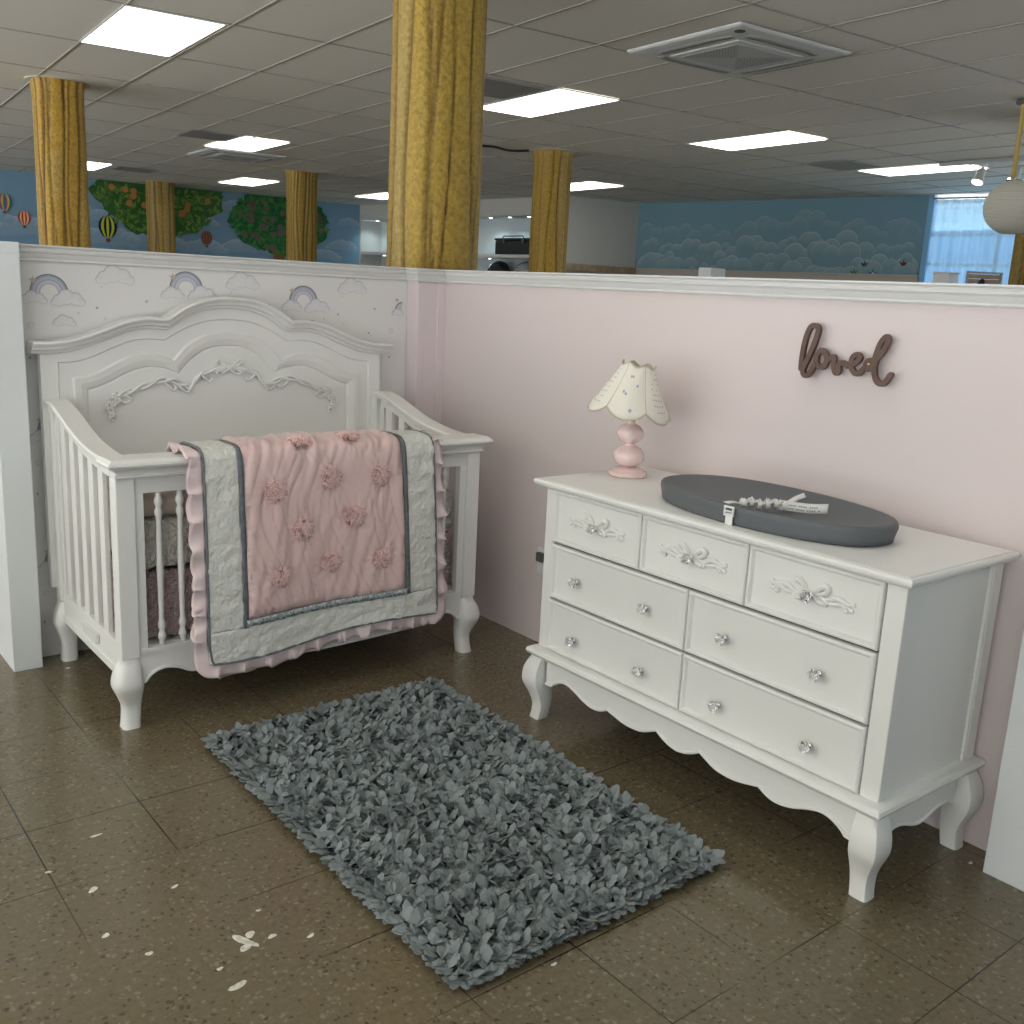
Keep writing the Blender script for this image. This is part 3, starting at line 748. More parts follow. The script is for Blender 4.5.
# partition post and display things behind the pink partition
b = B(); b.box(2.775, 2.925, .665, .785, 0, 1.740); tag(b.build('partition_post', M['wallwhite'], bevel=.004), 'small white post top showing above the middle of the pink partition', 'post')
t = thing('display_cabinet', 'plain white cabinet top showing in front of the curtained window', 'cabinet', (3.14, -.85, 0))
b = B(); b.box(3.078, 3.201, -.901, -.804, 0, 1.745); b.build('body', M['wallwhite'], t, bevel=.004)
b = B(); b.box(3.073, 3.206, -.906, -.799, 1.7455, 1.753); b.build('top', M['wallwhite'], t)
b = B(); b.box(3.225, 3.43, -1.08, -.915, 0, 1.60); tag(b.build('display_plinth', M['farwhite'], bevel=.004), 'pale plinth under the wooden picture, hidden behind the partition', 'plinth')
t = thing('wooden_picture', 'slatted wooden picture with a black flower, in front of the window', 'picture', (3.32, -.99, 1.6005))
def onp(u, v, w):   # picture plane facing the camera side
    d = Vector((.78, -.626, 0)); n = Vector((-.626, -.78, 0)); p = Vector((3.235, -.930, 1.6005))+d*u*.76+n*w; return (p.x, p.y, p.z+v)
b = B()
for i in range(5): b.prism([(0.012, .012+i*.028), (.268, .012+i*.028), (.268, .037+i*.028), (.012, .037+i*.028)], onp, 0, .01)
b.build('slats', M['wood'], t)
b = B(); b.prism([(0, 0), (.012, 0), (.012, .165), (0, .165)], onp, -.004, .016); b.prism([(.268, 0), (.28, 0), (.28, .165), (.268, .165)], onp, -.004, .016); b.prism([(.012, .153), (.268, .153), (.268, .165), (.012, .165)], onp, -.004, .016); b.prism([(.012, 0), (.268, 0), (.268, .012), (.012, .012)], onp, -.004, .016); b.build('frame', M['acgrey'], t)
b = B()
for (u, v, r) in ((.12, .085, .03), (.095, .075, .02), (.15, .07, .022), (.125, .105, .02), (.075, .075, .014)):
    b.prism([(u+r*math.cos(2*PI*i/10), v+r*math.sin(2*PI*i/10)) for i in range(10)], onp, .0101, .014+r*.05)
b.build('flower', M['black'], t)

# wall outlet beside the dresser
t = thing('wall_outlet', 'small white wall outlet on the pink wall left of the dresser', 'outlet', (0, -.905, .37))
b = B(); b.box(-.006, -.0003, -.94, -.87, .315, .43); b.build('plate', M['wallwhite'], t, bevel=.002)
b = B(); b.box(-.03, -.0062, -.925, -.885, .375, .415); b.build('plug', M['darkgrey'], t, bevel=.004)
# ================================================================== CRIB
XC = -1.062                                   # centre of the headboard
def capf(tab_c, tab_o, x):
    pass
def topcurve(tab1, tab2, n1=10, n2=14, right=True):
    """tab1 centre->cusp, tab2 cusp->end, (dx, z); returns list of points from left end to right end"""
    A = catmull(tab1, 6); Bc = catmull(tab2, 5)
    half = A+Bc[1:]
    return [(XC-x, z) for x, z in half[::-1]]+[(XC+x, z) for x, z in half[1:]]
t1c = [(0, 1.436), (.10, 1.427), (.19, 1.395), (.268, 1.345)]
t2c = [(.268, 1.345), (.35, 1.348), (.43, 1.332), (.52, 1.297), (.61, 1.266), (.69, 1.252), (.765, 1.250)]
c0 = topcurve(t1c, t2c)
i1 = topcurve([(0, 1.347), (.10, 1.337), (.19, 1.305), (.268, 1.260)], [(.268, 1.260), (.34, 1.264), (.41, 1.252), (.49, 1.220), (.56, 1.190), (.62, 1.176), (.672, 1.174)])
i2 = topcurve([(0, 1.293), (.09, 1.283), (.17, 1.248), (.236, 1.180)], [(.236, 1.180), (.31, 1.206), (.38, 1.205), (.45, 1.178), (.52, 1.140), (.57, 1.122), (.620, 1.116)])
i3 = topcurve([(0, 1.237), (.08, 1.225), (.155, 1.182), (.208, 1.126)], [(.208, 1.126), (.27, 1.146), (.34, 1.150), (.41, 1.130), (.47, 1.100), (.52, 1.078), (.563, 1.066)])
crib = thing('baby_crib', 'white baby crib with arched carved headboard, turned spindles and curved legs', 'crib', (-1.045, -.45, 0))
ZB = .30
def closed(cv): return [(cv[0][0], ZB)]+cv+[(cv[-1][0], ZB)]
hb = B()
outer = [(min(max(x, -1.795), -.335), z) for x, z in c0]
outer = [(x, z-.028) for x, z in outer]
seq = [(outer, -.062), (i1, -.062), ([(x+(.004 if x < XC else -.004), z-.004) for x, z in i1], -.054), (i2, -.054), ([(lerp(a[0], b_[0], .12), lerp(a[1], b_[1], .12)) for a, b_ in zip(i2, i3)], -.066),
       ([(lerp(a[0], b_[0], .5), lerp(a[1], b_[1], .5)) for a, b_ in zip(i2, i3)], -.064), ([(lerp(a[0], b_[0], .88), lerp(a[1], b_[1], .88)) for a, b_ in zip(i2, i3)], -.056), (i3, -.047), ([(lerp(XC, x, .985), z-.006) for x, z in i3], -.050)]
for (a, ya), (b_, yb) in zip(seq, seq[1:]):
    hb.strip([(x, ya, z) for x, z in closed(a)], [(x, yb, z) for x, z in closed(b_)])
last, ly = seq[-1]
hb.strip([(x, ly, z) for x, z in last], [(x, ly, ZB) for x, z in last])
oc = closed(outer)
hb.strip([(x, -.062, z) for x, z in oc], [(x, -.022, z) for x, z in oc])
hb.strip([(x, -.022, z) for x, z in outer], [(x, -.022, ZB) for x, z in outer])
hb.strip([(x, -.062, ZB) for x, z in (oc[0], oc[-1])], [(x, -.022, ZB) for x, z in (oc[0], oc[-1])])
head = hb.build('headboard', M['white'], crib, True, auto=20)
b = B()
prof = [(-.0, -.02), (-.0, -.112), (.006, -.116), (.013, -.112), (.015, -.100), (.020, -.094), (.030, -.092), (.033, -.084), (.036, -.074), (.044, -.072), (.047, -.066), (.047, -.02)]
b.sweep(c0, prof, XZ)
b.build('headboard_cap', M['white'], head, True, auto=30)
# carved garland
b = B()
YG = -.059
gar = [(.455, 1.040), (.40, 1.062), (.345, 1.080), (.29, 1.098), (.24, 1.098), (.19, 1.078), (.165, 1.070), (.145, 1.095), (.115, 1.124), (.07, 1.134), (.02, 1.145)]
def tb3(pts, r, n=6, y=YG): 
    P = catmull(pts, 4); b.tube([(x, y-.003*math.sin(i*.7), z) for i, (x, z) in enumerate(P)], r, n)
for sg in (-1, 1):
    G = catmull(gar, 5)
    for ph in (0, PI):
        P = []
        for i, (x, z) in enumerate(G):
            off = .009*math.sin(i*.5+ph)*(1 if i < 30 else .6); P.append((XC+sg*x, YG-.004*math.cos(i*.5+ph), z+off))
        b.tube(P, .0062, 6)
    # trailing ribbon tails with rolled ends
    for (x, z, d) in ((.27, 1.088, 1), (.215, 1.078, 1), (.37, 1.075, -1), (.12, 1.12, 1)):
        tb3([(XC+sg*x, z), (XC+sg*(x-.02*d), z-.018), (XC+sg*(x-.036*d), z-.028), (XC+sg*(x-.046*d), z-.022), (XC+sg*(x-.040*d), z-.013)], .0052)
    # flower cluster at the end
    for (x, z) in ((.47, 1.04), (.495, 1.022), (.475, 1.008), (.50, .998), (.485, .985), (.455, 1.022), (.445, 1.05), (.478, .968)):
        for k in range(5):
            a = 2*PI*k/5+x*40; b.lathe([(.0001, -.002), (.0065, -.001), (.005, .004), (.0001, .006)], (XC+sg*x+.008*math.cos(a), YG, z+.008*math.sin(a)), 7, axis='y')
    tb3([(XC+sg*.478, .972), (XC+sg*.468, .958), (XC+sg*.476, .945), (XC+sg*.488, .955), (XC+sg*.482, .968)], .004)
    tb3([(XC+sg*.43, 1.045), (XC+sg*.405, 1.025), (XC+sg*.425, 1.012), (XC+sg*.45, 1.025)], .0045)
    # centre bow
    tb3([(XC, 1.146), (XC+sg*.022, 1.158), (XC+sg*.042, 1.176), (XC+sg*.056, 1.172), (XC+sg*.044, 1.156), (XC+sg*.02, 1.148), (XC, 1.143)], .0048)
    tb3([(XC, 1.143), (XC+sg*.02, 1.130), (XC+sg*.038, 1.118), (XC+sg*.052, 1.124), (XC+sg*.04, 1.132), (XC+sg*.02, 1.137)], .0048)
b.lathe([(.0001, -.004), (.012, -.002), (.010, .007), (.0001, .010)], (XC, YG, 1.145), 10, axis='y')
b.build('carved_garland', M['white'], head, True)

XL, XR, YF, YB = -1.778, -.318, -.84, -.045
def post(name, x0, x1, y0, y1, z0, z1): return B().box(x0, x1, y0, y1, z0, z1).build(name, M['white'], crib, bevel=.004)
def cabriole(bb, cx, cy, sx, sy, tab, n=16, e=5):
    """square-section S leg; tab rows (z, half, shift)"""
    rs = []
    T = catmull(tab, 5)
    for z, h, s_ in T:
        ring = []
        for j in range(n):
            a = 2*PI*(j+.5)/n; k = (abs(math.cos(a))**e+abs(math.sin(a))**e)**(-1/e)
            ring.append((cx+sx*s_+h*k*math.cos(a), cy+sy*s_+h*k*math.sin(a), z))
        rs.append(ring)
    bb.rings(rs)
LEG = [(.0, .030, .003), (.03, .029, -.001), (.075, .030, -.004), (.11, .037, .001), (.155, .047, .009), (.20, .042, .007), (.232, .034, .0), (.25, .031, 0)]
for (cx, cy, sx, sy) in ((XL+.031, YF+.031, -1, -1), (XR-.031, YF+.031, 1, -1), (XL+.031, YB-.028, -1, 1), (XR-.031, YB-.028, 1, 1)):
    b = B(); L = [(z, h, s_ if sy < 0 else s_*.4) for z, h, s_ in LEG]; cabriole(b, cx, cy, sx, sy, L); b.build('leg', M['white'], crib, True, auto=45)
post('post', XL, XL+.062, YF, YF+.062, .2495, .868); post('post', XR-.062, XR, YF, YF+.062, .2495, .868)
post('post', XL, XL+.055, YB-.058, YB, .2495, 1.03); post('post', XR-.055, XR, YB-.058, YB, .2495, 1.03)
# front frame
b = B(); b.box(XL+.062, XL+.092, YF+.010, YF+.040, .276, .812); b.box(XR-.092, XR-.062, YF+.010, YF+.040, .276, .812); b.box(XL+.062, XR-.062, YF+.010, YF+.042, .812, .874); b.build('front_frame', M['white'], crib, bevel=.002)
# front cap with cove
def caprail(bb, x0, x1, y0, y1):
    bb.slab(x0, x1, y0, y1, [(-.03, .868), (-.002, .868), (.004, .872), (.004, .878), (-.002, .880), (.002, .890), (.012, .900), (.020, .904), (.026, .906), (.031, .914), (.028, .922), (.022, .926), (.018, .932), (-.02, .9335)])
b = B(); caprail(b, XL, XR, YF-.012, YF+.062); b.build('front_cap_rail', M['white'], crib, True, auto=25)
# bottom rail with scalloped edge
sc_pts = [(XL+.062, .158), (-1.700, .155), (-1.685, .172), (-1.660, .188), (-1.625, .194), (-1.58, .184), (-1.545, .166), (-1.50, .160), (-1.40, .156), (-1.25, .15), (XC+.01, .146)]
cxm = (XL+XR)/2
lft = catmull(sc_pts[:-1]+[(cxm, .146)], 4); rgt = [(2*cxm-x, z) for x, z in lft[::-1]][1:]
bot = lft+rgt
b = B(); y0, y1 = YF+.012, YF+.036
rs0 = [(x, y0, z) for x, z in bot]; rs1 = [(x, y0, .2755) for x, z in bot]; rs2 = [(x, y1, .2755) for x, z in bot]; rs3 = [(x, y1, z) for x, z in bot]
for a, c_ in ((rs0, rs1), (rs1, rs2), (rs2, rs3), (rs3, rs0)): b.strip(a, c_)
b.box(XL+.062, XR-.062, YF+.006, YF+.0121, .262, .276)
b.build('bottom_rail', M['white'], crib, fixn=True)
b = B(); b.tube([(x, y0-.002, z+.004) for x, z in bot], .006, 8); b.build('bottom_rail_bead', M['white'], crib, True)
# turned spindles
sp = [(.006, .2758), (.009, .280), (.009, .292), (.0135, .300), (.0145, .310), (.0095, .322), (.0085, .328), (.013, .338), (.0135, .350), (.0095, .362), (.0085, .375), (.0115, .54), (.0085, .708), (.0095, .722), (.0135, .734), (.013, .746), (.0085, .756), (.0095, .762), (.0145, .774), (.0135, .786), (.009, .795), (.009, .806), (.006, .812)]
s0 = None
for i in range(17):
    x = -1.633+i*.0722
    if x > XR-.10: break
    if s0 is None: s0 = B().lathe(sp, (x, YF+.026, 0), 12).build('spindle', M['white'], crib, True, auto=60); xs = x
    else:
        c_ = s0.copy(); COL.objects.link(c_); c_.parent = crib; c_.location = (x-xs, 0, 0)
# sides
side = [(-.052, 1.026), (-.10, 1.030), (-.16, 1.024), (-.25, 1.003), (-.35, .974), (-.45, .948), (-.56, .930), (-.66, .921), (-.76, .918)]
sidec = catmull(side, 4)
for sx, x0 in ((-1, XL), (1, XR)):
    cx = x0-sx*.026
    b = B()
    prof = [(.030, -.036), (.022, -.040), (.010, -.041), (.004, -.036), (.004, .036), (.010, .041), (.022, .040), (.030, .036)]
    prof = [(-(a-.01), w_) for a, w_ in prof]
    b.sweep(sidec, prof, lambda u, v, w_, cx=cx: (cx+w_, u, v)); b.build('side_cap_rail', M['white'], crib, True, auto=35)
    # curved upper rail under the cap
    b = B(); up = [(cx-.012, y, z-.012) for y, z in sidec if y < -.1035]; 
    lo_ = [(cx-.012, y, z-.060) for y, z in sidec if y < -.1035]; up2 = [(x+.024, y, z) for x, y, z in up]; lo2 = [(x+.024, y, z) for x, y, z in lo_]
    for a, c_ in ((up, up2), (up2, lo2), (lo2, lo_), (lo_, up)): b.strip(a, c_)
    b.build('side_upper_rail', M['white'], crib)
    b = B(); b.box(cx-.014, cx+.014, YF+.062, YB-.058, .170, .288); b.box(cx+sx*.0141 if sx > 0 else cx-.020, cx+.020 if sx > 0 else cx-.0141, YF+.062, YB-.058, .170, .198); b.build('side_bottom_rail', M['white'], crib, bevel=.002)
    b = B(); b.box(cx-.011, cx+.011, YF+.062, YF+.10, .288, .86); b.build('side_stile', M['white'], crib, bevel=.002)
    b = B(); b.box(cx-.011, cx+.011, YB-.095, YB-.0585, .288, .97); b.build('side_stile', M['white'], crib, bevel=.002)
    for i in range(5):
        y = -.178-i*.1105; zt = interp([(p[0], p[1]) for p in sorted(sidec)], y)-.055
        b = B(); b.box(cx-.009, cx+.009, y-.026, y+.026, .288, zt); b.build('slat', M['white'], crib, bevel=.003)
b = B(); b.box(XL+.05, XR-.05, YF+.045, YB-.065, .262, .2745); b.build('mattress_support', M['white'], crib)
b = B()
for y_ in (-.56,): b.box(-1.7795, -1.7682, y_, y_+.16, .222, .256)
b.build('warning_label', M['capwhite'], crib)

# soft furnishing in the crib
def puffbox(bb, x0, x1, y0, y1, z0, z1, st, amp, fr, seed=0, r=.03):
    import itertools
    nx = int((x1-x0)/st); ny = int((y1-y0)/st); nz = max(3, int((z1-z0)/st)); idx = {}
    def P(i, j, k):
        key = (i, j, k)
        if key in idx: return idx[key]
        p = Vector((x0+(x1-x0)*i/nx, y0+(y1-y0)*j/ny, z0+(z1-z0)*k/nz))
        q_ = Vector((min(max(p.x, x0+r), x1-r), min(max(p.y, y0+r), y1-r), min(max(p.z, z0+r), z1-r))); d = p-q_
        if d.length > 1e-6: d.normalize(); p = q_+d*(r-amp+amp*(noise.noise(p*fr+Vector((seed, 0, 0)))+.4*noise.noise(p*fr*2.3)))
        bb.v.append(tuple(p)); bb.m_ = 0; idx[key] = len(bb.v)-1; return idx[key]
    for (a, A, b2, B2, f) in ((nx, 0, ny, 1, lambda i, j, s: (i, j, s*nz)), (nx, 0, nz, 2, lambda i, j, s: (i, s*ny, j)), (ny, 1, nz, 2, lambda i, j, s: (s*nx, i, j))):
        for s in (0, 1):
            for i in range(a):
                for j in range(b2):
                    bb.f.append((P(*f(i, j, s)), P(*f(i+1, j, s)), P(*f(i+1, j+1, s)), P(*f(i, j+1, s)))); bb.m.append(0)
b = B(); puffbox(b, -1.708, -.388, -.790, -.125, .2765, .534, .015, .014, 52, 1, .022)
tag(b.build('fur_blanket', M['mauve'], None, True, auto=0), 'dusty mauve shaggy fur blanket filling the lower half of the crib', 'blanket')
b = B(); puffbox(b, -1.708, -.388, -.789, -.13, .5265, .712, .016, .010, 40, 5, .03)
tag(b.build('plush_mattress', M['plush'], None, True, auto=0), 'cream plush covered mattress lying in the crib above the mauve fur', 'mattress')

b = B(); puffbox(b, -1.700, -.42, -.788, -.66, .706, .800, .022, .008, 9, 8, .045)
tag(b.build('long_pillow', M['linen'], None, True, auto=0), 'beige linen roll pillow lying on the crib mattress just behind the front spindles', 'pillow')

# ================================================================== QUILT over the front rail
quilt = thing('baby_quilt', 'pink satin baby quilt with rosettes and white border hanging over the crib front rail', 'quilt', (-1.08, -.90, .945))
QW = .952
yo = -.902
QP = catmull([(yo+.176, .60), (yo+.176, .72), (yo+.176, .82), (yo+.175, .915), (yo+.162, .945), (yo+.11, .953), (yo+.05, .954), (yo+.0, .951), (yo-.022, .930), (yo-.028, .86), (yo-.030, .7), (yo-.030, .5), (yo-.028, .3), (yo-.022, .1)], 8)
QL = [0]
for a, c_ in zip(QP, QP[1:]): QL.append(QL[-1]+math.dist(a, c_))
iz = min(range(len(QP)), key=lambda i: abs(QP[i][0]-(yo+.0))+abs(QP[i][1]-.951)*2)
S0 = QL[iz]
def qpos(u, s_, off=0):
    L = s_+S0
    L = max(0, min(QL[-1]-1e-4, L))
    import bisect
    i = max(0, min(len(QP)-2, bisect.bisect_right(QL, L)-1)); t_ = (L-QL[i])/(QL[i+1]-QL[i])
    y = lerp(QP[i][0], QP[i+1][0], t_); z = lerp(QP[i][1], QP[i+1][1], t_)
    ty, tz = QP[i+1][0]-QP[i][0], QP[i+1][1]-QP[i][1]; l = math.hypot(ty, tz); ny, nz = -tz/l*-1, ty/l*-1
    ny, nz = tz/l, -ty/l
    d = max(0, s_)
    xl_ = -1.525+.005*d/.77; xr_ = -.622+.047*d/.77; x = xl_+(xr_-xl_)*u/QW
    y += -.012*math.sin(u*9+.6)*min(1, d*2)-.01*math.sin(u*4+2)*d
    return (x, y+ny*off, z+nz*off)
ROS = [(.253, .158), (.362, .306), (.268, .462), (.482, .124), (.580, .281), (.482, .440), (.690, .132), (.690, .448), (.380, .006), (.586, -.006)]
def hpink(u, s_):
    e = min(u-.138, .804-u, .60-s_); h = .020*min(1, max(0, e)/.03)**.5
    for (a, c_) in ROS:
        d = math.hypot(u-a, s_-c_); h -= .013*math.exp(-(d/.03)**2)
        dv = u-a
        h += .0045*math.sin(14*math.atan2(s_-c_, u-a)+a*30)*math.exp(-(d/.055)**2)*min(1, d/.015)
    h += .012*noise.noise(Vector((u*13, s_*3.2, 1)))+.006*noise.noise(Vector((u*34+s_*9, s_*7, 4)))
    w_ = noise.noise(Vector((u*22+1.5*math.sin(s_*7), s_*3.5, 9))); h += -.006*max(0, 1-abs(w_)*9)
    if e < .03: h += .0028*math.sin((s_ if min(u-.128, .802-u) < .60-s_ else u)*260)*(1-e/.03)
    return h
def hwhite(u, s_):
    return .009+.005*noise.noise(Vector((u*22+s_*8, s_*26, 7)))+.0035*noise.noise(Vector((u*70, s_*60, 2)))
def qgrid(bb, u0, u1, s0_, s1_, du, ds, hf, bot=None):
    nu = max(2, int((u1-u0)/du)); ns = max(2, int((s1_-s0_)/ds)); vs = []
    for j in range(ns+1):
        for i in range(nu+1):
            u = u0+(u1-u0)*i/nu
            sb = s1_(u) if callable(s1_) else s1_
            if bot: sb = bot(u)
            s_ = s0_+(sb-s0_)*j/ns
            vs.append(qpos(u, s_, hf(u, s_)))
    bb.add(vs, [(j*(nu+1)+i, j*(nu+1)+i+1, (j+1)*(nu+1)+i+1, (j+1)*(nu+1)+i) for j in range(ns) for i in range(nu)])
pb = lambda u: .607-.022*(u/QW)
wb = lambda u: .742-.032*(u/QW)+.012*math.sin(u*7)
b = B(); qgrid(b, .138, .804, -.28, .60, .0065, .0075, hpink, pb); b.build('satin_panel', M['satin'], quilt, True, auto=0, solid=.003, fixn=False)
b = B(); qgrid(b, 0, .126, -.28, .6, .008, .009, hwhite, lambda u: .63); qgrid(b, .820, QW, -.28, .6, .008, .009, hwhite, lambda u: .61)
def qg2():
    nu, ns = 110, 15; vs = []
    for j in range(ns+1):
        for i in range(nu+1):
            u = QW*i/nu; a = .63-.022*u/QW; s_ = a+(wb(u)-a)*j/ns; vs.append(qpos(u, s_, hwhite(u, s_)))
    b.add(vs, [(j*(nu+1)+i, j*(nu+1)+i+1, (j+1)*(nu+1)+i+1, (j+1)*(nu+1)+i) for j in range(ns) for i in range(nu)])
qg2(); b.build('white_border', M['cream'], quilt, True, auto=0, solid=.003, fixn=False)
b = B(); th = lambda u, s_: .012
qgrid(b, .124, .141, -.28, .6, .008, .02, th, lambda u: .63); b.build('side_trim', M['greytrim'], quilt, True, solid=.004, fixn=False)
b = B(); qgrid(b, .802, .820, -.28, .6, .009, .02, th, lambda u: .61); b.build('side_trim', M['greytrim'], quilt, True, solid=.004, fixn=False)
vs = []; n = 70
for i in range(n+1):
    u = .134+.674*i/n
    for k in (0, 1): vs.append(qpos(u, pb(u)-.002+k*.024, .0145+.002*math.sin(i*1.3+k)))
b = B(); b.add(vs, [(2*i, 2*i+2, 2*i+3, 2*i+1) for i in range(n)]); b.build('lace_trim', M['lace'], quilt, True, solid=.003, fixn=False)
# piping round the outside
edge = [(0, -.28+i*.02) for i in range(int((wb(0)+.28-.03)/.02))]
eb = [(QW*i/60, wb(QW*i/60)) for i in range(1, 60)]
er = [(QW, wb(QW)-.02-i*.02) for i in range(int((wb(QW)+.26)/.02))]
full = edge+[(.008, wb(0)-.012)]+eb+[(QW-.006, wb(QW)-.01)]+er
b = B(); b.tube([qpos(u, s_, .010) for u, s_ in full], .0042, 8); b.build('piping', M['greytrim'], quilt, True)
# ruffle
def ruffle(layer, name):
    vs = []; pts = []
    for (u, s_), (u2, s2) in zip(full, full[1:]):
        for k in range(4): pts.append((lerp(u, u2, k/4), lerp(s_, s2, k/4)))
    acc = 0; N = len(pts); R = 5
    for i, (u, s_) in enumerate(pts):
        if i: acc += math.dist(pts[i-1], pts[i])
        a = pts[max(0, i-6)]; c_ = pts[min(N-1, i+6)]; d = Vector((c_[0]-a[0], c_[1]-a[1])).normalized(); nx, ns = -d.y, d.x
        wd = .050+.012*noise.noise(Vector((acc*9, layer*5, 0)))+.004*math.sin(acc*70+layer)
        ph = acc*62+3.4*noise.noise(Vector((acc*14, 3+layer*7, 0)))
        for r in range(R+1):
            t_ = r/R; o = .002-layer*.006+(.014*t_**.8)*math.sin(ph)
            sh_ = .015*t_*math.cos(ph+.6)
            vs.append(qpos(u+nx*wd*t_+d.x*sh_, s_+ns*wd*t_+d.y*sh_, o))
    b = B(); b.add(vs, [(i*(R+1)+r, i*(R+1)+r+1, (i+1)*(R+1)+r+1, (i+1)*(R+1)+r) for i in range(N-1) for r in range(R)])
    b.build(name, M['ruffle'], quilt, True, auto=0, solid=.0012, fixn=False)
ruffle(0, 'ruffle'); ruffle(1, 'ruffle')
b = B(); qgrid(b, .0, QW, -.28, .6, .03, .02, lambda u, s_: .001, lambda u: wb(u)-.005); b.build('backing', M['ruffle'], quilt, True, auto=0, fixn=False)
# rosettes
def rosette(u, s_, seed):
    r = random.Random(seed); c_ = Vector(qpos(u, s_, .012)); c2 = Vector(qpos(u, s_, .03)); nn = (c2-c_).normalized()
    ux = Vector((1, 0, 0)); uy = nn.cross(ux).normalized(); b = B()
    for k in range(135):
        a = r.uniform(0, 2*PI); rr = math.sqrt(r.random())*.038; el = math.sqrt(max(0, 1-(rr/.040)**2))*.022
        p = c_+ux*rr*math.cos(a)+uy*rr*math.sin(a)+nn*el
        tdir = Vector((r.uniform(-1, 1), 0, 0)).x; an = r.uniform(0, 2*PI); t1 = (ux*math.cos(an)+uy*math.sin(an)); t2 = (nn*.75+(ux*math.cos(a)+uy*math.sin(a))*(.2+rr*25)).normalized()
        l = r.uniform(.008, .012); hgt = r.uniform(.008, .011); P = []
        for i in range(5):
            q_ = -1+2*i/4; P.append(p+t1*l*q_+t1.cross(t2)*.004*math.sin(q_*4+a)-t2*.004)
        Q = [p_+t2*hgt*(1-.25*abs(-1+2*i/4)) + t1.cross(t2)*r.uniform(-.003, .003) for i, p_ in enumerate(P)]
        b.strip([tuple(p_) for p_ in P], [tuple(p_) for p_ in Q])
    b.build('rosette', M['rosette'], quilt, True, auto=0, solid=.0008, fixn=False)
for i, (u, s_) in enumerate(ROS): rosette(u, s_, 30+i)

# ================================================================== DRESSER
dr = thing('dresser', 'long white seven-drawer dresser with crystal knobs and scalloped base against the pink wall', 'dresser', (-.27, -2.18, 0))
DX0, DX1, DY0, DY1 = -.520, -.028, -2.857, -1.500
b = B(); b.slab(-.542, -.034, -2.866, -1.500, [(-.02, .861), (.0, .861), (.004, .864), (.010, .8655), (.018, .869), (.023, .876), (.024, .883), (.020, .889), (.014, .8915), (.012, .892), (.0115, .8895), (.009, .8895), (.008, .8925), (-.02, .893)])
b.build('dresser_top', M['white'], dr, True, auto=25)
b = B()
b.box(DX0+.012, DX1, DY0+.010, DY1-.010, .24, .861)          # carcass core
b.build('carcass', M['white'], dr)
for y0_, y1_ in ((DY0, DY0+.055), (DY1-.045, DY1)):
    b = B(); b.box(DX0, DX0+.03, y0_, y1_, .278, .861); b.build('front_post', M['white'], dr, bevel=.003)
for ys in (DY0, DY1-.0095):
    b = B(); b.box(DX1-.06, DX1+.001, ys, ys+.0095, .278, .861); 
    b.box(DX1-.052, DX1-.048, ys-.002 if ys == DY0 else ys+.0095, ys+.001 if ys == DY0 else ys+.0115, .282, .858)
    b.build('rear_post', M['white'], dr, bevel=.002)
b = B(); b.slab(DX0-.014, DX1-.002, DY0-.004, DY1, [(-.03, .240), (.004, .242), (.010, .246), (.020, .252), (.025, .262), (.022, .272), (.012, .278), (-.01, .280)])
b.build('base_moulding', M['white'], dr, True, auto=35)
ap = [(DY1-.04, .143), (-1.58, .145), (-1.598, .161), (-1.63, .176), (-1.663, .179), (-1.705, .168), (-1.746, .151), (-1.787, .143), (-1.825, .144), (-1.862, .160)]
apA = catmull([(-1.548, .143), (-1.580, .145)], 3)+catmull([(-1.580, .145), (-1.598, .161), (-1.63, .176), (-1.663, .179), (-1.705, .168), (-1.746, .152), (-1.787, .143), (-1.825, .145), (-1.866, .163)], 4)[1:]
apB = catmull([(-1.866, .163), (-1.9, .155), (-1.945, .146), (-1.988, .145), (-2.03, .151), (-2.089, .177)], 4)[1:]
apC = catmull([(-2.089, .177), (-2.118, .161), (-2.152, .149), (-2.182, .145)], 4)[1:]
half = apA+apB+apC
full_ap = half+[(-4.357-y, z) for y, z in half[::-1]][1:]
full_ap = [(y, z) for y, z in full_ap if y >= -2.81]
b = B(); x0_, x1_ = DX0+.004, DX0+.024
r0 = [(x0_, y, z) for y, z in full_ap]; r1 = [(x0_, y, .241) for y, z in full_ap]; r2 = [(x1_, y, .241) for y, z in full_ap]; r3 = [(x1_, y, z) for y, z in full_ap]
for a, c_ in ((r0, r1), (r1, r2), (r2, r3), (r3, r0)): b.strip(a, c_)
b.build('front_apron', M['white'], dr)
b = B(); b.tube([(x0_-.001, y, z+.003) for y, z in full_ap], .0055, 8); b.build('apron_bead', M['white'], dr, True)
sa = catmull([(-.455, .150), (-.440, .168), (-.413, .176), (-.374, .171), (-.320, .153), (-.278, .147), (-.22, .160), (-.18, .168), (-.136, .164), (-.11, .150), (-.095, .142)], 4)
for ys, sg in ((DY0+.004, 1), (DY1-.024, 1)):
    b = B(); r0 = [(x, ys, z) for x, z in sa]; r1 = [(x, ys, .241) for x, z in sa]; r2 = [(x, ys+.02, .241) for x, z in sa]; r3 = [(x, ys+.02, z) for x, z in sa]
    for a, c_ in ((r0, r1), (r1, r2), (r2, r3), (r3, r0)): b.strip(a, c_)
    b.build('side_apron', M['white'], dr)
    b = B(); b.tube([(x, ys-.001 if ys < -2 else ys+.021, z+.003) for x, z in sa], .005, 8); b.build('apron_bead', M['white'], dr, True)
DL = [(.0, .026, .000), (.025, .026, -.004), (.06, .028, -.006), (.095, .034, -.001), (.14, .043, .009), (.185, .042, .009), (.22, .036, .003), (.242, .031, -.004)]
for (cx, cy, sx, sy) in ((DX0+.014, DY0+.018, -1, -1), (DX0+.014, DY1-.006, -1, 1), (DX1-.023, DY0+.010, .3, -1), (DX1-.023, DY1-.006, .3, 1)):
    b = B(); cabriole(b, cx, cy, sx, sy, DL, 20, 6); b.build('leg', M['white'], dr, True, auto=50)
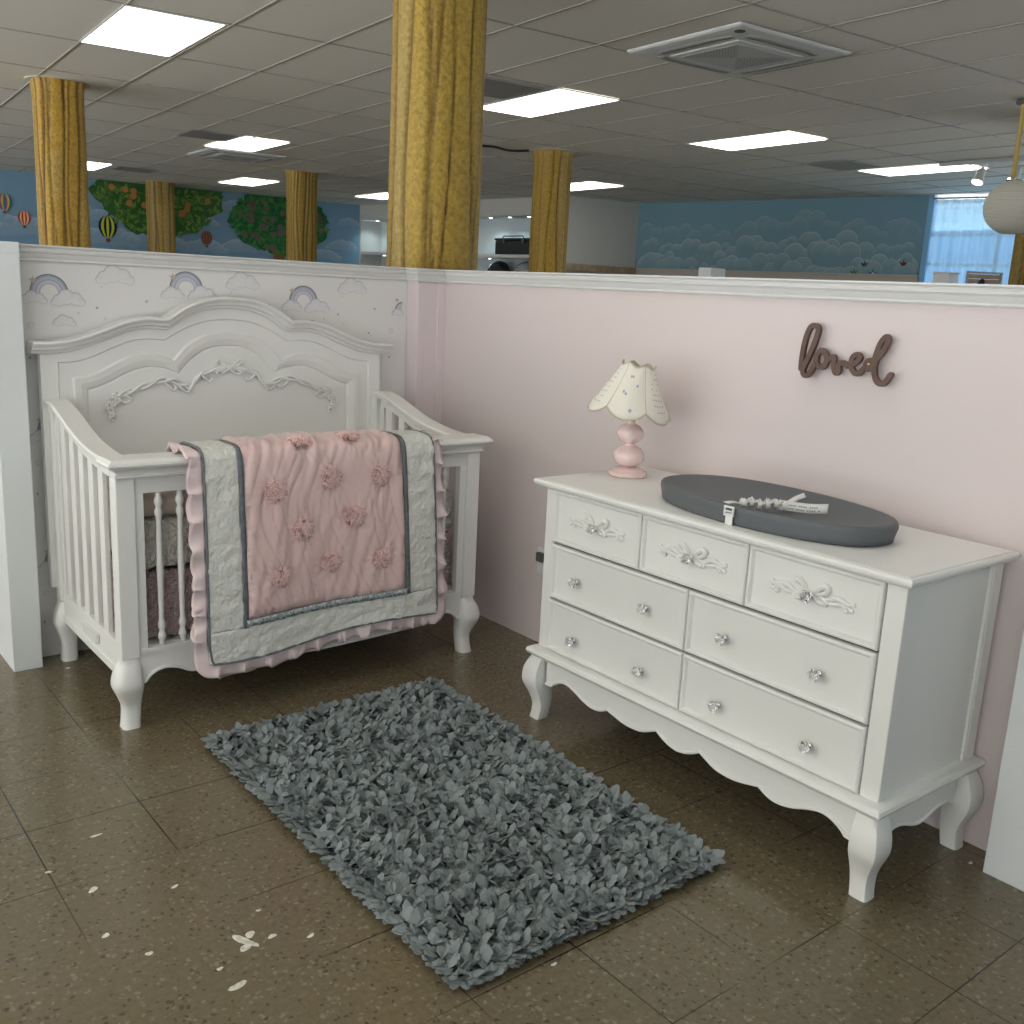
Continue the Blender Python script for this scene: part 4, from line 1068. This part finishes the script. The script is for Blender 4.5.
knob0 = [None]
def knob(parent, y, z):
    if knob0[0] is None:
        k = bpy.data.objects.new('knob', None)
        b = B(); b.lathe([(.0001, -.001), (.0095, -.001), (.010, -.004), (.006, -.007), (.004, -.008), (.004, -.0135), (.0001, -.0135)], (DX0-.002, 0, 0), 14, axis='x')
        # axis x: height runs towards -x for negative h -> flip
        b.v = [(2*(DX0-.002)-x-.0, yy, zz) if x > DX0-.002 else (x, yy, zz) for x, yy, zz in b.v]
        me1 = b
        knob0[0] = True
    bb = B(); X = DX0-.003
    bb.rings([[(X-h, y+r*math.cos(2*PI*j/14), z+r*math.sin(2*PI*j/14)) for j in range(14)] for r, h in ((.0001, -.001), (.0095, 0), (.0095, .003), (.005, .006), (.004, .012), (.0001, .0122))])
    kb = bb.build('knob', M['metal'], parent, True)
    bb = B(); rs = []
    for r, h in ((.003, .0125), (.009, .015), (.0155, .021), (.0165, .025), (.011, .031), (.005, .033)):
        rs.append([(X-h, y+r*(1+.13*math.cos(6*a))*math.cos(a), z+r*(1+.13*math.cos(6*a))*math.sin(a)) for a in [2*PI*j/24 for j in range(24)]])
    bb.rings(rs); bb.build('crystal', M['crystal'], kb, False)
def bow(parent, cy, cz):
    b = B(); X = DX0+.0005
    def T(pts, r=.0034, dep=0):
        P = catmull([(a_*1.17, c_*1.12) for a_, c_ in pts], 5); n = len(P)
        b.tube([(X-dep-.0025*math.sin(PI*i/(n-1)), cy-s_, cz+t_) for i, (s_, t_) in enumerate(P)], lambda q_: 1.7*r*(.75+.5*math.sin(PI*q_)), 7)
    for sg in (-1, 1):
        T([(0, 0), (sg*.012, .006), (sg*.022, .018), (sg*.034, .027), (sg*.043, .024), (sg*.040, .013), (sg*.026, .005), (sg*.008, .0)], .0042, .002)
        T([(0, -.002), (sg*.014, -.010), (sg*.030, -.016), (sg*.042, -.012), (sg*.032, -.004), (sg*.014, -.001)], .0040, .001)
        T([(sg*.030, -.004), (sg*.048, -.001), (sg*.064, .006), (sg*.078, .006), (sg*.094, .000), (sg*.108, .002)], .0036)
        T([(sg*.030, -.006), (sg*.050, -.010), (sg*.066, -.008), (sg*.080, -.004), (sg*.092, -.004), (sg*.104, -.012)], .0033)
        T([(sg*.080, .003), (sg*.088, -.008), (sg*.092, -.016)], .003)
        for q_ in ((sg*.108, .003), (sg*.105, -.012), (sg*.092, -.017)):
            b.rings([[(X-h, cy-q_[0]*1.17+r*math.cos(2*PI*j/8), cz+q_[1]*1.12+r*math.sin(2*PI*j/8)) for j in range(8)] for r, h in ((.007, -.001), (.0072, .004), (.003, .0068))])
    b.build('carved_bow', M['white'], parent, True)
def drawer(y0_, y1_, z0_, z1_, knobs, bw=False):
    b = B(); g = .0025; y0_, y1_ = y0_+g, y1_-g
    X = DX0
    def ring(o, x): return [(x, y0_+o, z0_+o), (x, y1_-o, z0_+o), (x, y1_-o, z1_-o), (x, y0_+o, z1_-o)]
    b.rings([ring(0, X+.0118), ring(0, X-.003), ring(.002, X-.007), ring(.006, X-.009), ring(.011, X-.008), ring(.015, X-.003), ring(.0165, X+.001), ring(.021, X+.002)])
    d = b.build('drawer', M['white'], dr, True, auto=18)
    for (y, z) in knobs: knob(d, y, z)
    if bw: bow(d, knobs[0][0], knobs[0][1]+.004)
B().box(DX0+.0105, DX0+.0119, DY0+.056, DY1-.046, .281, .860).build('drawer_gap_shade', M['darkgrey'], dr)  # dark sheet over the white carcass paints the shade between drawers
a0, a1, a2, a3 = -1.546, -1.963, -2.379, -2.801
drawer(a1, a0, .676, .859, [(-1.756, .766)], True); drawer(a2, a1, .676, .859, [(-2.172, .766)], True); drawer(a3, a2, .676, .859, [(-2.590, .766)], True)
m_ = -2.175
drawer(m_, a0, .475, .668, [(-1.683, .562), (-2.006, .562)]); drawer(a3, m_, .475, .668, [(-2.323, .562), (-2.643, .562)])
drawer(m_, a0, .282, .467, [(-1.686, .353), (-2.007, .353)]); drawer(a3, m_, .282, .467, [(-2.323, .353), (-2.640, .353)])

# ================================================================== LAMP
LXc, LYc, LZ = -.231, -1.597, .8932
lamp = thing('table_lamp', 'small table lamp with pink ball base and scalloped cream shade on the dresser', 'lamp', (LXc, LYc, LZ))
def lz(b, prof, **k): return b.lathe([(r, h) for r, h in prof], (LXc, LYc, LZ), 36, **k)
b = B(); lz(b, [(.066, 0), (.070, .004), (.070, .012), (.066, .018), (.058, .020), (.055, .024), (.050, .028), (.030, .030), (.020, .033)]); b.build('base', M['pinkglaze'], lamp, True, auto=50)
pr = [(.018, .031)]+[(.056*math.cos(a), .072+.041*math.sin(a)) for a in [-PI/2+.33+(PI-.66)*i/16 for i in range(17)]]+[(.017, .114)]
b = B(); lz(b, pr); b.build('lower_ball', M['pinkglaze'], lamp, True, auto=60)
pr = [(.017, .1135)]+[(.048*math.cos(a), .152+.037*math.sin(a)) for a in [-PI/2+.36+(PI-.72)*i/16 for i in range(17)]]+[(.014, .191), (.013, .205)]
b = B(); lz(b, pr); b.build('upper_ball', M['pinkglaze'], lamp, True, auto=60)
b = B(); lz(b, [(.006, .205), (.006, .26), (.012, .262), (.012, .30), (.004, .302)]); b.build('socket', M['brass'], lamp, True)
camdir = Vector((LXc+2.75, LYc+4.05, 0)).normalized()
RT = Matrix.Rotation(math.radians(7.5), 3, camdir)
def shp(a, t_):
    """a angle, t_ 0 top..1 bottom of a six panelled bell shade"""
    seg = PI/3; loc = ((a-SA) % seg)/seg; mid = abs(loc-.5)*2      # 1 at seams
    rb = lerp(.057, .141, t_**1.15)
    r = rb*(1+.06*(1-mid**2)) if True else rb
    r *= (1-.03*mid)
    z = .394-.160*t_ + (-.020*(1-mid**2)*t_**3) + (.012*mid**3)*t_**3 + .006*math.cos(2*PI*loc)*(1-t_)**3
    return r, z
SA = math.atan2(-camdir.y, -camdir.x)-PI/6-math.radians(6)
N, K = 96, 14
vs = []; mi_ = []
for k in range(K+1):
    for j in range(N):
        a = 2*PI*j/N; r, z = shp(a, k/K); p = RT @ (Vector((r*math.cos(a), r*math.sin(a), z))-Vector((0, 0, .30)))+Vector((0, 0, .30)); vs.append((LXc+p.x, LYc+p.y, LZ+p.z))
b = B(); b.add(vs, [(k*N+j, k*N+(j+1) % N, (k+1)*N+(j+1) % N, (k+1)*N+j) for k in range(K) for j in range(N)])
shade = b.build('lamp_shade', M['shade'], lamp, True, auto=0, solid=.0015, fixn=False)
for kk, nm in ((0, 'top_braid'), (K, 'bottom_braid')):
    P = [vs[kk*N+j] for j in range(N)]; P.append(P[0]); b = B(); b.tube(P, .0032, 7); b.build(nm, M['shade_trim'], shade, True)
b = B()
for q_ in range(6):
    a = SA+q_*PI/3; P = []
    for k in range(K+1):
        r, z = shp(a, k/K); p = RT @ (Vector(((r+.0008)*math.cos(a), (r+.0008)*math.sin(a), z))-Vector((0, 0, .30)))+Vector((0, 0, .30)); P.append((LXc+p.x, LYc+p.y, LZ+p.z))
    b.tube(P, .0014, 6)
b.build('seams', M['shade_trim'], shade, True)
b = B(); rr = random.Random(5)
def dab(a, t_, w_, h_):
    vs_ = []
    for (du, dt) in ((-w_, 0), (-w_*.3, h_), (w_*.4, h_*.8), (w_, 0), (w_*.3, -h_), (-w_*.4, -h_)):
        r, z = shp(a+du, t_+dt); r += .0022; p = RT @ (Vector((r*math.cos(a+du), r*math.sin(a+du), z))-Vector((0, 0, .30)))+Vector((0, 0, .30)); vs_.append((LXc+p.x, LYc+p.y, LZ+p.z))
    b.add(vs_, [(0, 1, 2, 3, 4, 5)])
for q_ in range(6):
    ac_ = SA+(q_+.5)*PI/3
    if q_ % 2 == 0:
        for (du, t_) in ((-.12, .22), (-.04, .22), (-.22, .55), (-.13, .58), (.1, .85), (.2, .4)): dab(ac_+du, t_, .05, .03)
    else:
        for row in range(8):
            for i in range(5):
                if rr.random() < .75: dab(ac_-.22+i*.10+rr.uniform(-.02, .02), .12+row*.10, .035, .011)
b.build('printed_pattern', M['print'], shade, fixn=False)
# ================================================================== CHANGING PAD
PZ = .8934
pad = thing('changing_pad', 'slate grey oval foam changing pad on the white dresser top', 'changing pad', (-.305, -2.285, PZ))
def padpt(a, k, z): 
    c_, s_ = math.cos(a), math.sin(a); e = 2.25
    x = .208*math.copysign(abs(c_)**(2/e), c_); y = .402*math.copysign(abs(s_)**(2/e), s_)
    x *= (1-.05*(-y/.392)) 
    th = math.radians(-3); xx, yy = x*k, y*k
    return (-.305+xx*math.cos(th)-yy*math.sin(th), -2.276+xx*math.sin(th)+yy*math.cos(th), PZ+z)
N = 72; rs = []
def rimz(a, base): return base+.004*math.cos(2*a)
for k, z in ((.90, 0), (.955, 0), (.975, .004), (.985, .02), (1.0, .040), (.998, .050), (.985, .056), (.96, .0575), (.92, .054), (.8, .043), (.6, .033), (.4, .028), (.2, .026), (.02, .0255)):
    rs.append([padpt(2*PI*j/N, k, z if k < 1 and z < .03 else z) for j in range(N)])
b = B(); b.rings(rs); b.build('pad_body', M['padgrey'], pad, True, auto=60)
# side clip
b = B(); cx_, cy_ = -.514, -2.292
def clipb(y0_, y1_, z0_, z1_, d0, d1): b.box(cx_-.004-d1, cx_-.004-d0, y0_, y1_, PZ+z0_, PZ+z1_)
clipb(cy_-.018, cy_+.018, .050, .056, 0, .006); clipb(cy_-.018, cy_+.018, .038, .043, 0, .006); clipb(cy_-.018, cy_+.018, .026, .031, 0, .006)
clipb(cy_-.018, cy_-.012, .031, .050, 0, .006); clipb(cy_+.012, cy_+.018, .031, .050, 0, .006)
b.build('side_buckle', M['strapw'], pad, bevel=.0015)
b = B(); clipb(cy_-.012, cy_+.013, .0, .034, -.002, .0005); b.build('side_tab', M['strapw'], pad)
# crumpled strap
def ribbon(path, wdir, w_, name, amp=0, mat='strapw'):
    P = catmull(path, 8); A = []; C_ = []
    for i, p in enumerate(P):
        o = amp*math.sin(i*1.5); wv = Vector(wdir)*w_/2
        q_ = Vector(p)+Vector((0, 0, abs(o)))
        tw = .35*math.sin(i*.9) if amp else 0
        A.append(tuple(q_+wv+Vector((0, 0, tw*w_*.4+abs(tw)*w_*.4)))); C_.append(tuple(q_-wv+Vector((0, 0, -tw*w_*.4+abs(tw)*w_*.4))))
    b = B(); b.strip(A, C_); return b.build(name, M[mat], pad, True, auto=0, solid=.0018, fixn=False)
zb = PZ+.036
ribbon([(-.500, -2.262, PZ+.0575), (-.470, -2.262, PZ+.057), (-.445, -2.262, PZ+.052), (-.415, -2.272, zb+.008)], (.35, .93, 0), .03, 'strap')
ribbon([(-.428, -2.262, zb+.008), (-.40, -2.278, zb+.012), (-.38, -2.296, zb+.006), (-.36, -2.312, zb+.012), (-.345, -2.328, zb+.006), (-.33, -2.342, zb+.010)], (.55, .83, 0), .036, 'bunched_strap', .012)
b = B()
for i in range(6):
    c_ = Vector((-.425+.018*i, -2.262-.0155*i, zb+.014)); d = Vector((.76, -.65, 0)); n_ = Vector((.65, .76, 0))
    b.rings([[tuple(c_+n_*(.020*math.cos(a))+Vector((0, 0, .014*math.sin(a)+.003*math.sin(i*2)))+d*(.0055*s_)) for a in [2*PI*j/10 for j in range(10)]] for s_ in (-1, 1)])
b.build('gathered_elastic', M['strapw'], pad, True, auto=50)
ribbon([(-.335, -2.335, zb+.010), (-.29, -2.325, zb+.013), (-.23, -2.308, zb+.018), (-.175, -2.300, zb+.022)], (.70, .70, .1), .042, 'strap_end')
LP_ = [(-.350, -2.332, zb+.016), (-.325, -2.365, zb+.014), (-.295, -2.402, zb+.012), (-.262, -2.442, zb+.016)]; LW_ = (.45, .25, .85)
lab = ribbon(LP_, LW_, .030, 'care_label')
b = B(); P = catmull(LP_, 8)
for row in (-.30, .05):
    for i in range(6, 21):
        if (i*7+int(row*10)) % 5 == 0: continue
        p = Vector(P[i]); q_ = Vector(P[i+1]); wv = Vector(LW_)*.030
        a = p+wv*row+Vector((-.0014, -.0014, .0004)); c_ = a+(q_-p)*.7
        b.add([tuple(a), tuple(c_), tuple(c_+wv*.10), tuple(a+wv*.10)], [(0, 1, 2, 3)])
b.build('label_print', M['ink'], lab, fixn=False)
b = B(); b.lathe([(.0001, .002), (.005, .0015), (.004, .004), (.0001, .0045)], (-.343, -2.342, zb+.022), 12); b.build('rivet', M['brass'], pad, True)
b = B(); b.box(-.30, -.265, -2.648, -2.630, PZ-.0002, PZ+.004); b.build('foot_tab', M['black'], pad)
# ================================================================== WALL SIGN
sg_ = thing('word_sign', 'brown wooden script sign reading loved on the pink wall', 'sign', (-.012, -2.28, 1.34))
ST = {'letter_l': [(-2.1328, 1.3196), (-2.1332, 1.3689), (-2.1399, 1.4183), (-2.1528, 1.4509), (-2.1706, 1.4569), (-2.1817, 1.4476), (-2.1805, 1.4276), (-2.1697, 1.3902), (-2.1564, 1.3556), (-2.1442, 1.3258), (-2.1439, 1.307), (-2.1558, 1.2996), (-2.1703, 1.3112), (-2.182, 1.3342)],
'letter_o': [(-2.1884, 1.3398), (-2.1872, 1.3631), (-2.2003, 1.3825), (-2.2193, 1.3723), (-2.225, 1.3529), (-2.2167, 1.3339), (-2.2014, 1.3308), (-2.1879, 1.3431), (-2.1872, 1.3631)],
'letter_v': [(-2.2258, 1.353), (-2.2363, 1.3611), (-2.2492, 1.3648), (-2.2508, 1.3451), (-2.256, 1.3241), (-2.2646, 1.3173), (-2.2716, 1.3272), (-2.2691, 1.3451), (-2.2798, 1.3503), (-2.2955, 1.3457)],
'letter_e': [(-2.2999, 1.3412), (-2.3208, 1.3512), (-2.3386, 1.3689), (-2.3298, 1.3794), (-2.3145, 1.3701), (-2.3112, 1.3455), (-2.3244, 1.3255), (-2.3414, 1.3232), (-2.3555, 1.3397)],
'letter_d': [(-2.3789, 1.3664), (-2.3652, 1.3614), (-2.3607, 1.3466), (-2.3702, 1.3388), (-2.3807, 1.3461)],
'letter_d_stem': [(-2.3856, 1.3568), (-2.3917, 1.3891), (-2.4015, 1.4198), (-2.4165, 1.4381), (-2.4245, 1.4308), (-2.4207, 1.4134), (-2.4093, 1.3905), (-2.3944, 1.3703), (-2.3903, 1.3444), (-2.399, 1.3133), (-2.4152, 1.2996), (-2.4314, 1.3053), (-2.4462, 1.329)],}
for k, (nm, pts) in enumerate(ST.items()):
    P = catmull(pts, 6); b = B(); hw_ = .0082; nm = 'letter' if 'stem' not in nm else 'letter_stem'
    # build ribbon with round ends as union-like sweep
    x0_, x1_ = -.033+k*.0003, -.021
    Lf = []; Rt = []
    for i, p in enumerate(P):
        a = Vector(P[max(0, i-1)]); c_ = Vector(P[min(len(P)-1, i+1)]); d = (c_-a).normalized(); nn = Vector((-d.y, d.x))*hw_; p = Vector(p)
        Lf.append(p+nn); Rt.append(p-nn)
    e0 = (Vector(P[0])-Vector(P[1])).normalized(); e1 = (Vector(P[-1])-Vector(P[-2])).normalized()
    rs = []
    def rg(l, r): q_ = x0_-.00003*len(rs); return [(q_, l.x, l.y), (q_, r.x, r.y), (x1_, r.x, r.y), (x1_, l.x, l.y)]
    Pv = Vector(P[0])
    for f, o in ((.35, .95), (.75, .66)): rs.append(rg(Pv+(Lf[0]-Pv)*f+e0*hw_*o, Pv+(Rt[0]-Pv)*f+e0*hw_*o))
    for l, r in zip(Lf, Rt): rs.append(rg(l, r))
    Pv = Vector(P[-1])
    for f, o in ((.75, .66), (.35, .95)): rs.append(rg(Pv+(Lf[-1]-Pv)*f+e1*hw_*o, Pv+(Rt[-1]-Pv)*f+e1*hw_*o))
    b.rings(rs); b.build(nm, M['signbrown'], sg_)
for (y, z) in ((-2.371, 1.354),):
    b = B(); b.lathe([(.0001, 0), (.002, .0), (.002, .030), (.0045, .0335), (.0001, .0355)], (-.0003, y, z), 10, axis='x'); b.build('nail', M['brass'], sg_, True)
# ================================================================== RUG
rug = thing('shag_rug', 'grey rectangular rug of shaggy felt petals on the brown tile floor', 'rug', (-1.13, -1.80, 0))
C4 = [(-1.585, -1.075), (-.680, -1.060), (-.715, -2.535), (-1.590, -2.535)]
def rugp(u, v):
    a = Vector(C4[0]).lerp(Vector(C4[1]), u); c_ = Vector(C4[3]).lerp(Vector(C4[2]), u); p = a.lerp(c_, v); return p
b = B(); P = []
for i in range(24): P.append(rugp(.015+.97*i/24, .012))
for i in range(30): P.append(rugp(.985, .012+.976*i/30))
for i in range(24): P.append(rugp(.985-.97*i/24, .988))
for i in range(30): P.append(rugp(.015, .988-.976*i/30))
b.rings([[(p.x, p.y, z) for p in P] for z in (.0012, .009)]); b.build('backing', M['rugback'], rug)
r = random.Random(11); b = B()
def petal(x, y, edge=False, ex=0, ey=0):
    az = r.uniform(0, 2*PI); tilt = r.uniform(.05, 1.05)
    if edge: az = math.atan2(ey, ex)+r.uniform(-.7, .7); tilt = r.uniform(.0, .35)
    L = r.uniform(.028, .046); W = r.uniform(.010, .017); d = Vector((math.cos(az), math.sin(az), 0)); s_ = Vector((-d.y, d.x, 0)); z0 = .010+r.uniform(0, .010)
    tw = r.uniform(-.5, .5); pts = []
    base = Vector((x, y, z0))
    curl = r.uniform(-.5, .3)
    t0 = tilt; cur = base.copy(); prevs = []
    for i, (f, wf_) in enumerate(((0, .5), (.35, 1.0), (.75, 1.0), (1, .42))):
        if i: 
            st = L*(f-pf); cur = cur+d*math.cos(t0)*st+Vector((0, 0, 1))*math.sin(t0)*st; t0 += curl*.6
        pf = f
        side_ = (s_*math.cos(tw)+Vector((0, 0, 1))*math.sin(tw)*.5)*W*wf_
        a = cur+side_*r.uniform(.6, 1.25); c_ = cur-side_*r.uniform(.6, 1.25)
        a.z = max(a.z, .010); c_.z = max(c_.z, .010); m__ = cur.copy(); m__.z = max(m__.z, .010)+.0025*(1 if r.random() < .5 else -.3)
        pts += [tuple(a), tuple(m__), tuple(c_)]
    b.add(pts, [(3*i+j, 3*i+j+1, 3*i+j+4, 3*i+j+3) for i in range(3) for j in range(2)])
NU, NV = 58, 96
for j in range(NV):
    for i in range(NU):
        u = (i+r.random())/NU; v = (j+r.random())/NV; p = rugp(.01+.98*u, .008+.984*v)
        petal(p.x, p.y)
for i in range(150):
    t_ = (i+r.random())/150
    for (u, v, ex, ey) in ((t_, .012, 0, 1), (t_, .985, 0, -1)):
        p = rugp(.01+.98*u, v); petal(p.x, p.y, True, ex, ey)
for i in range(240):
    t_ = (i+r.random())/240
    for (u, v, ex, ey) in ((.015, t_, -1, 0), (.985, t_, 1, 0)):
        p = rugp(u, .01+.98*v); petal(p.x, p.y, True, ex, ey)
pl = b.build('petal_pile', M['rug'], rug, False, fixn=False); pl['kind'] = 'stuff'

# ================================================================== LIGHT AND CAMERA
wd = bpy.data.worlds.new('World'); sc.world = wd; wd.use_nodes = True
bg = wd.node_tree.nodes['Background']; wn = wd.node_tree
tc = wn.nodes.new('ShaderNodeTexCoord'); sx = wn.nodes.new('ShaderNodeSeparateXYZ'); wn.links.new(tc.outputs['Generated'], sx.inputs[0])
side_c = ramp(wn, mathn(wn, 'MULTIPLY_ADD', sx.outputs[0], -.5, .5), [(.0, (.95, 1.35, 1.9)), (.42, (.62, .78, 1.0)), (.60, (.75, .88, 1.05)), (1, (1.3, 1.38, 1.45))])
low_fill = ramp(wn, mathn(wn, 'MULTIPLY_ADD', sx.outputs[2], .5, .5), [(.0, (1, 1, 1)), (.42, (1, 1, 1)), (.505, (0, 0, 0))])  # bright lower hemisphere added to lift the ceiling
wcol = mixc(wn, low_fill, side_c, (6.6, 6.75, 6.75)); wn.links.new(wcol, bg.inputs[0]); bg.inputs[1].default_value = 1.0
cam = bpy.data.cameras.new('camera'); co = bpy.data.objects.new('camera', cam); COL.objects.link(co)
cam.sensor_width = 36; cam.lens = 992.4/1024*36; cam.clip_end = 60; cam.clip_start = .05
yaw, pit, rol = .887783, .2195246, .049772
f = Vector((math.cos(yaw)*math.cos(pit), math.sin(yaw)*math.cos(pit), -math.sin(pit))); rt = Vector((math.sin(yaw), -math.cos(yaw), 0)); u_ = rt.cross(f)
r2 = rt*math.cos(rol)+u_*math.sin(rol); u2 = u_*math.cos(rol)-rt*math.sin(rol)
mt = Matrix((( r2.x, u2.x, -f.x, CX), (r2.y, u2.y, -f.y, CY), (r2.z, u2.z, -f.z, 1.5185), (0, 0, 0, 1)))
co.matrix_world = mt; sc.camera = co
sc.view_settings.view_transform = 'Standard'; sc.view_settings.look = 'None'; sc.view_settings.exposure = -0.24; sc.view_settings.gamma = 1
sc.view_settings.use_curve_mapping = False
try:
    sc.cycles.max_bounces = 8; sc.cycles.diffuse_bounces = 5; sc.cycles.use_denoising = True; sc.cycles.caustics_reflective = False; sc.cycles.caustics_refractive = False
    sc.cycles.sample_clamp_indirect = 4
except Exception: pass
for o in list(sc.objects):
    if '_o' in o: del o['_o']
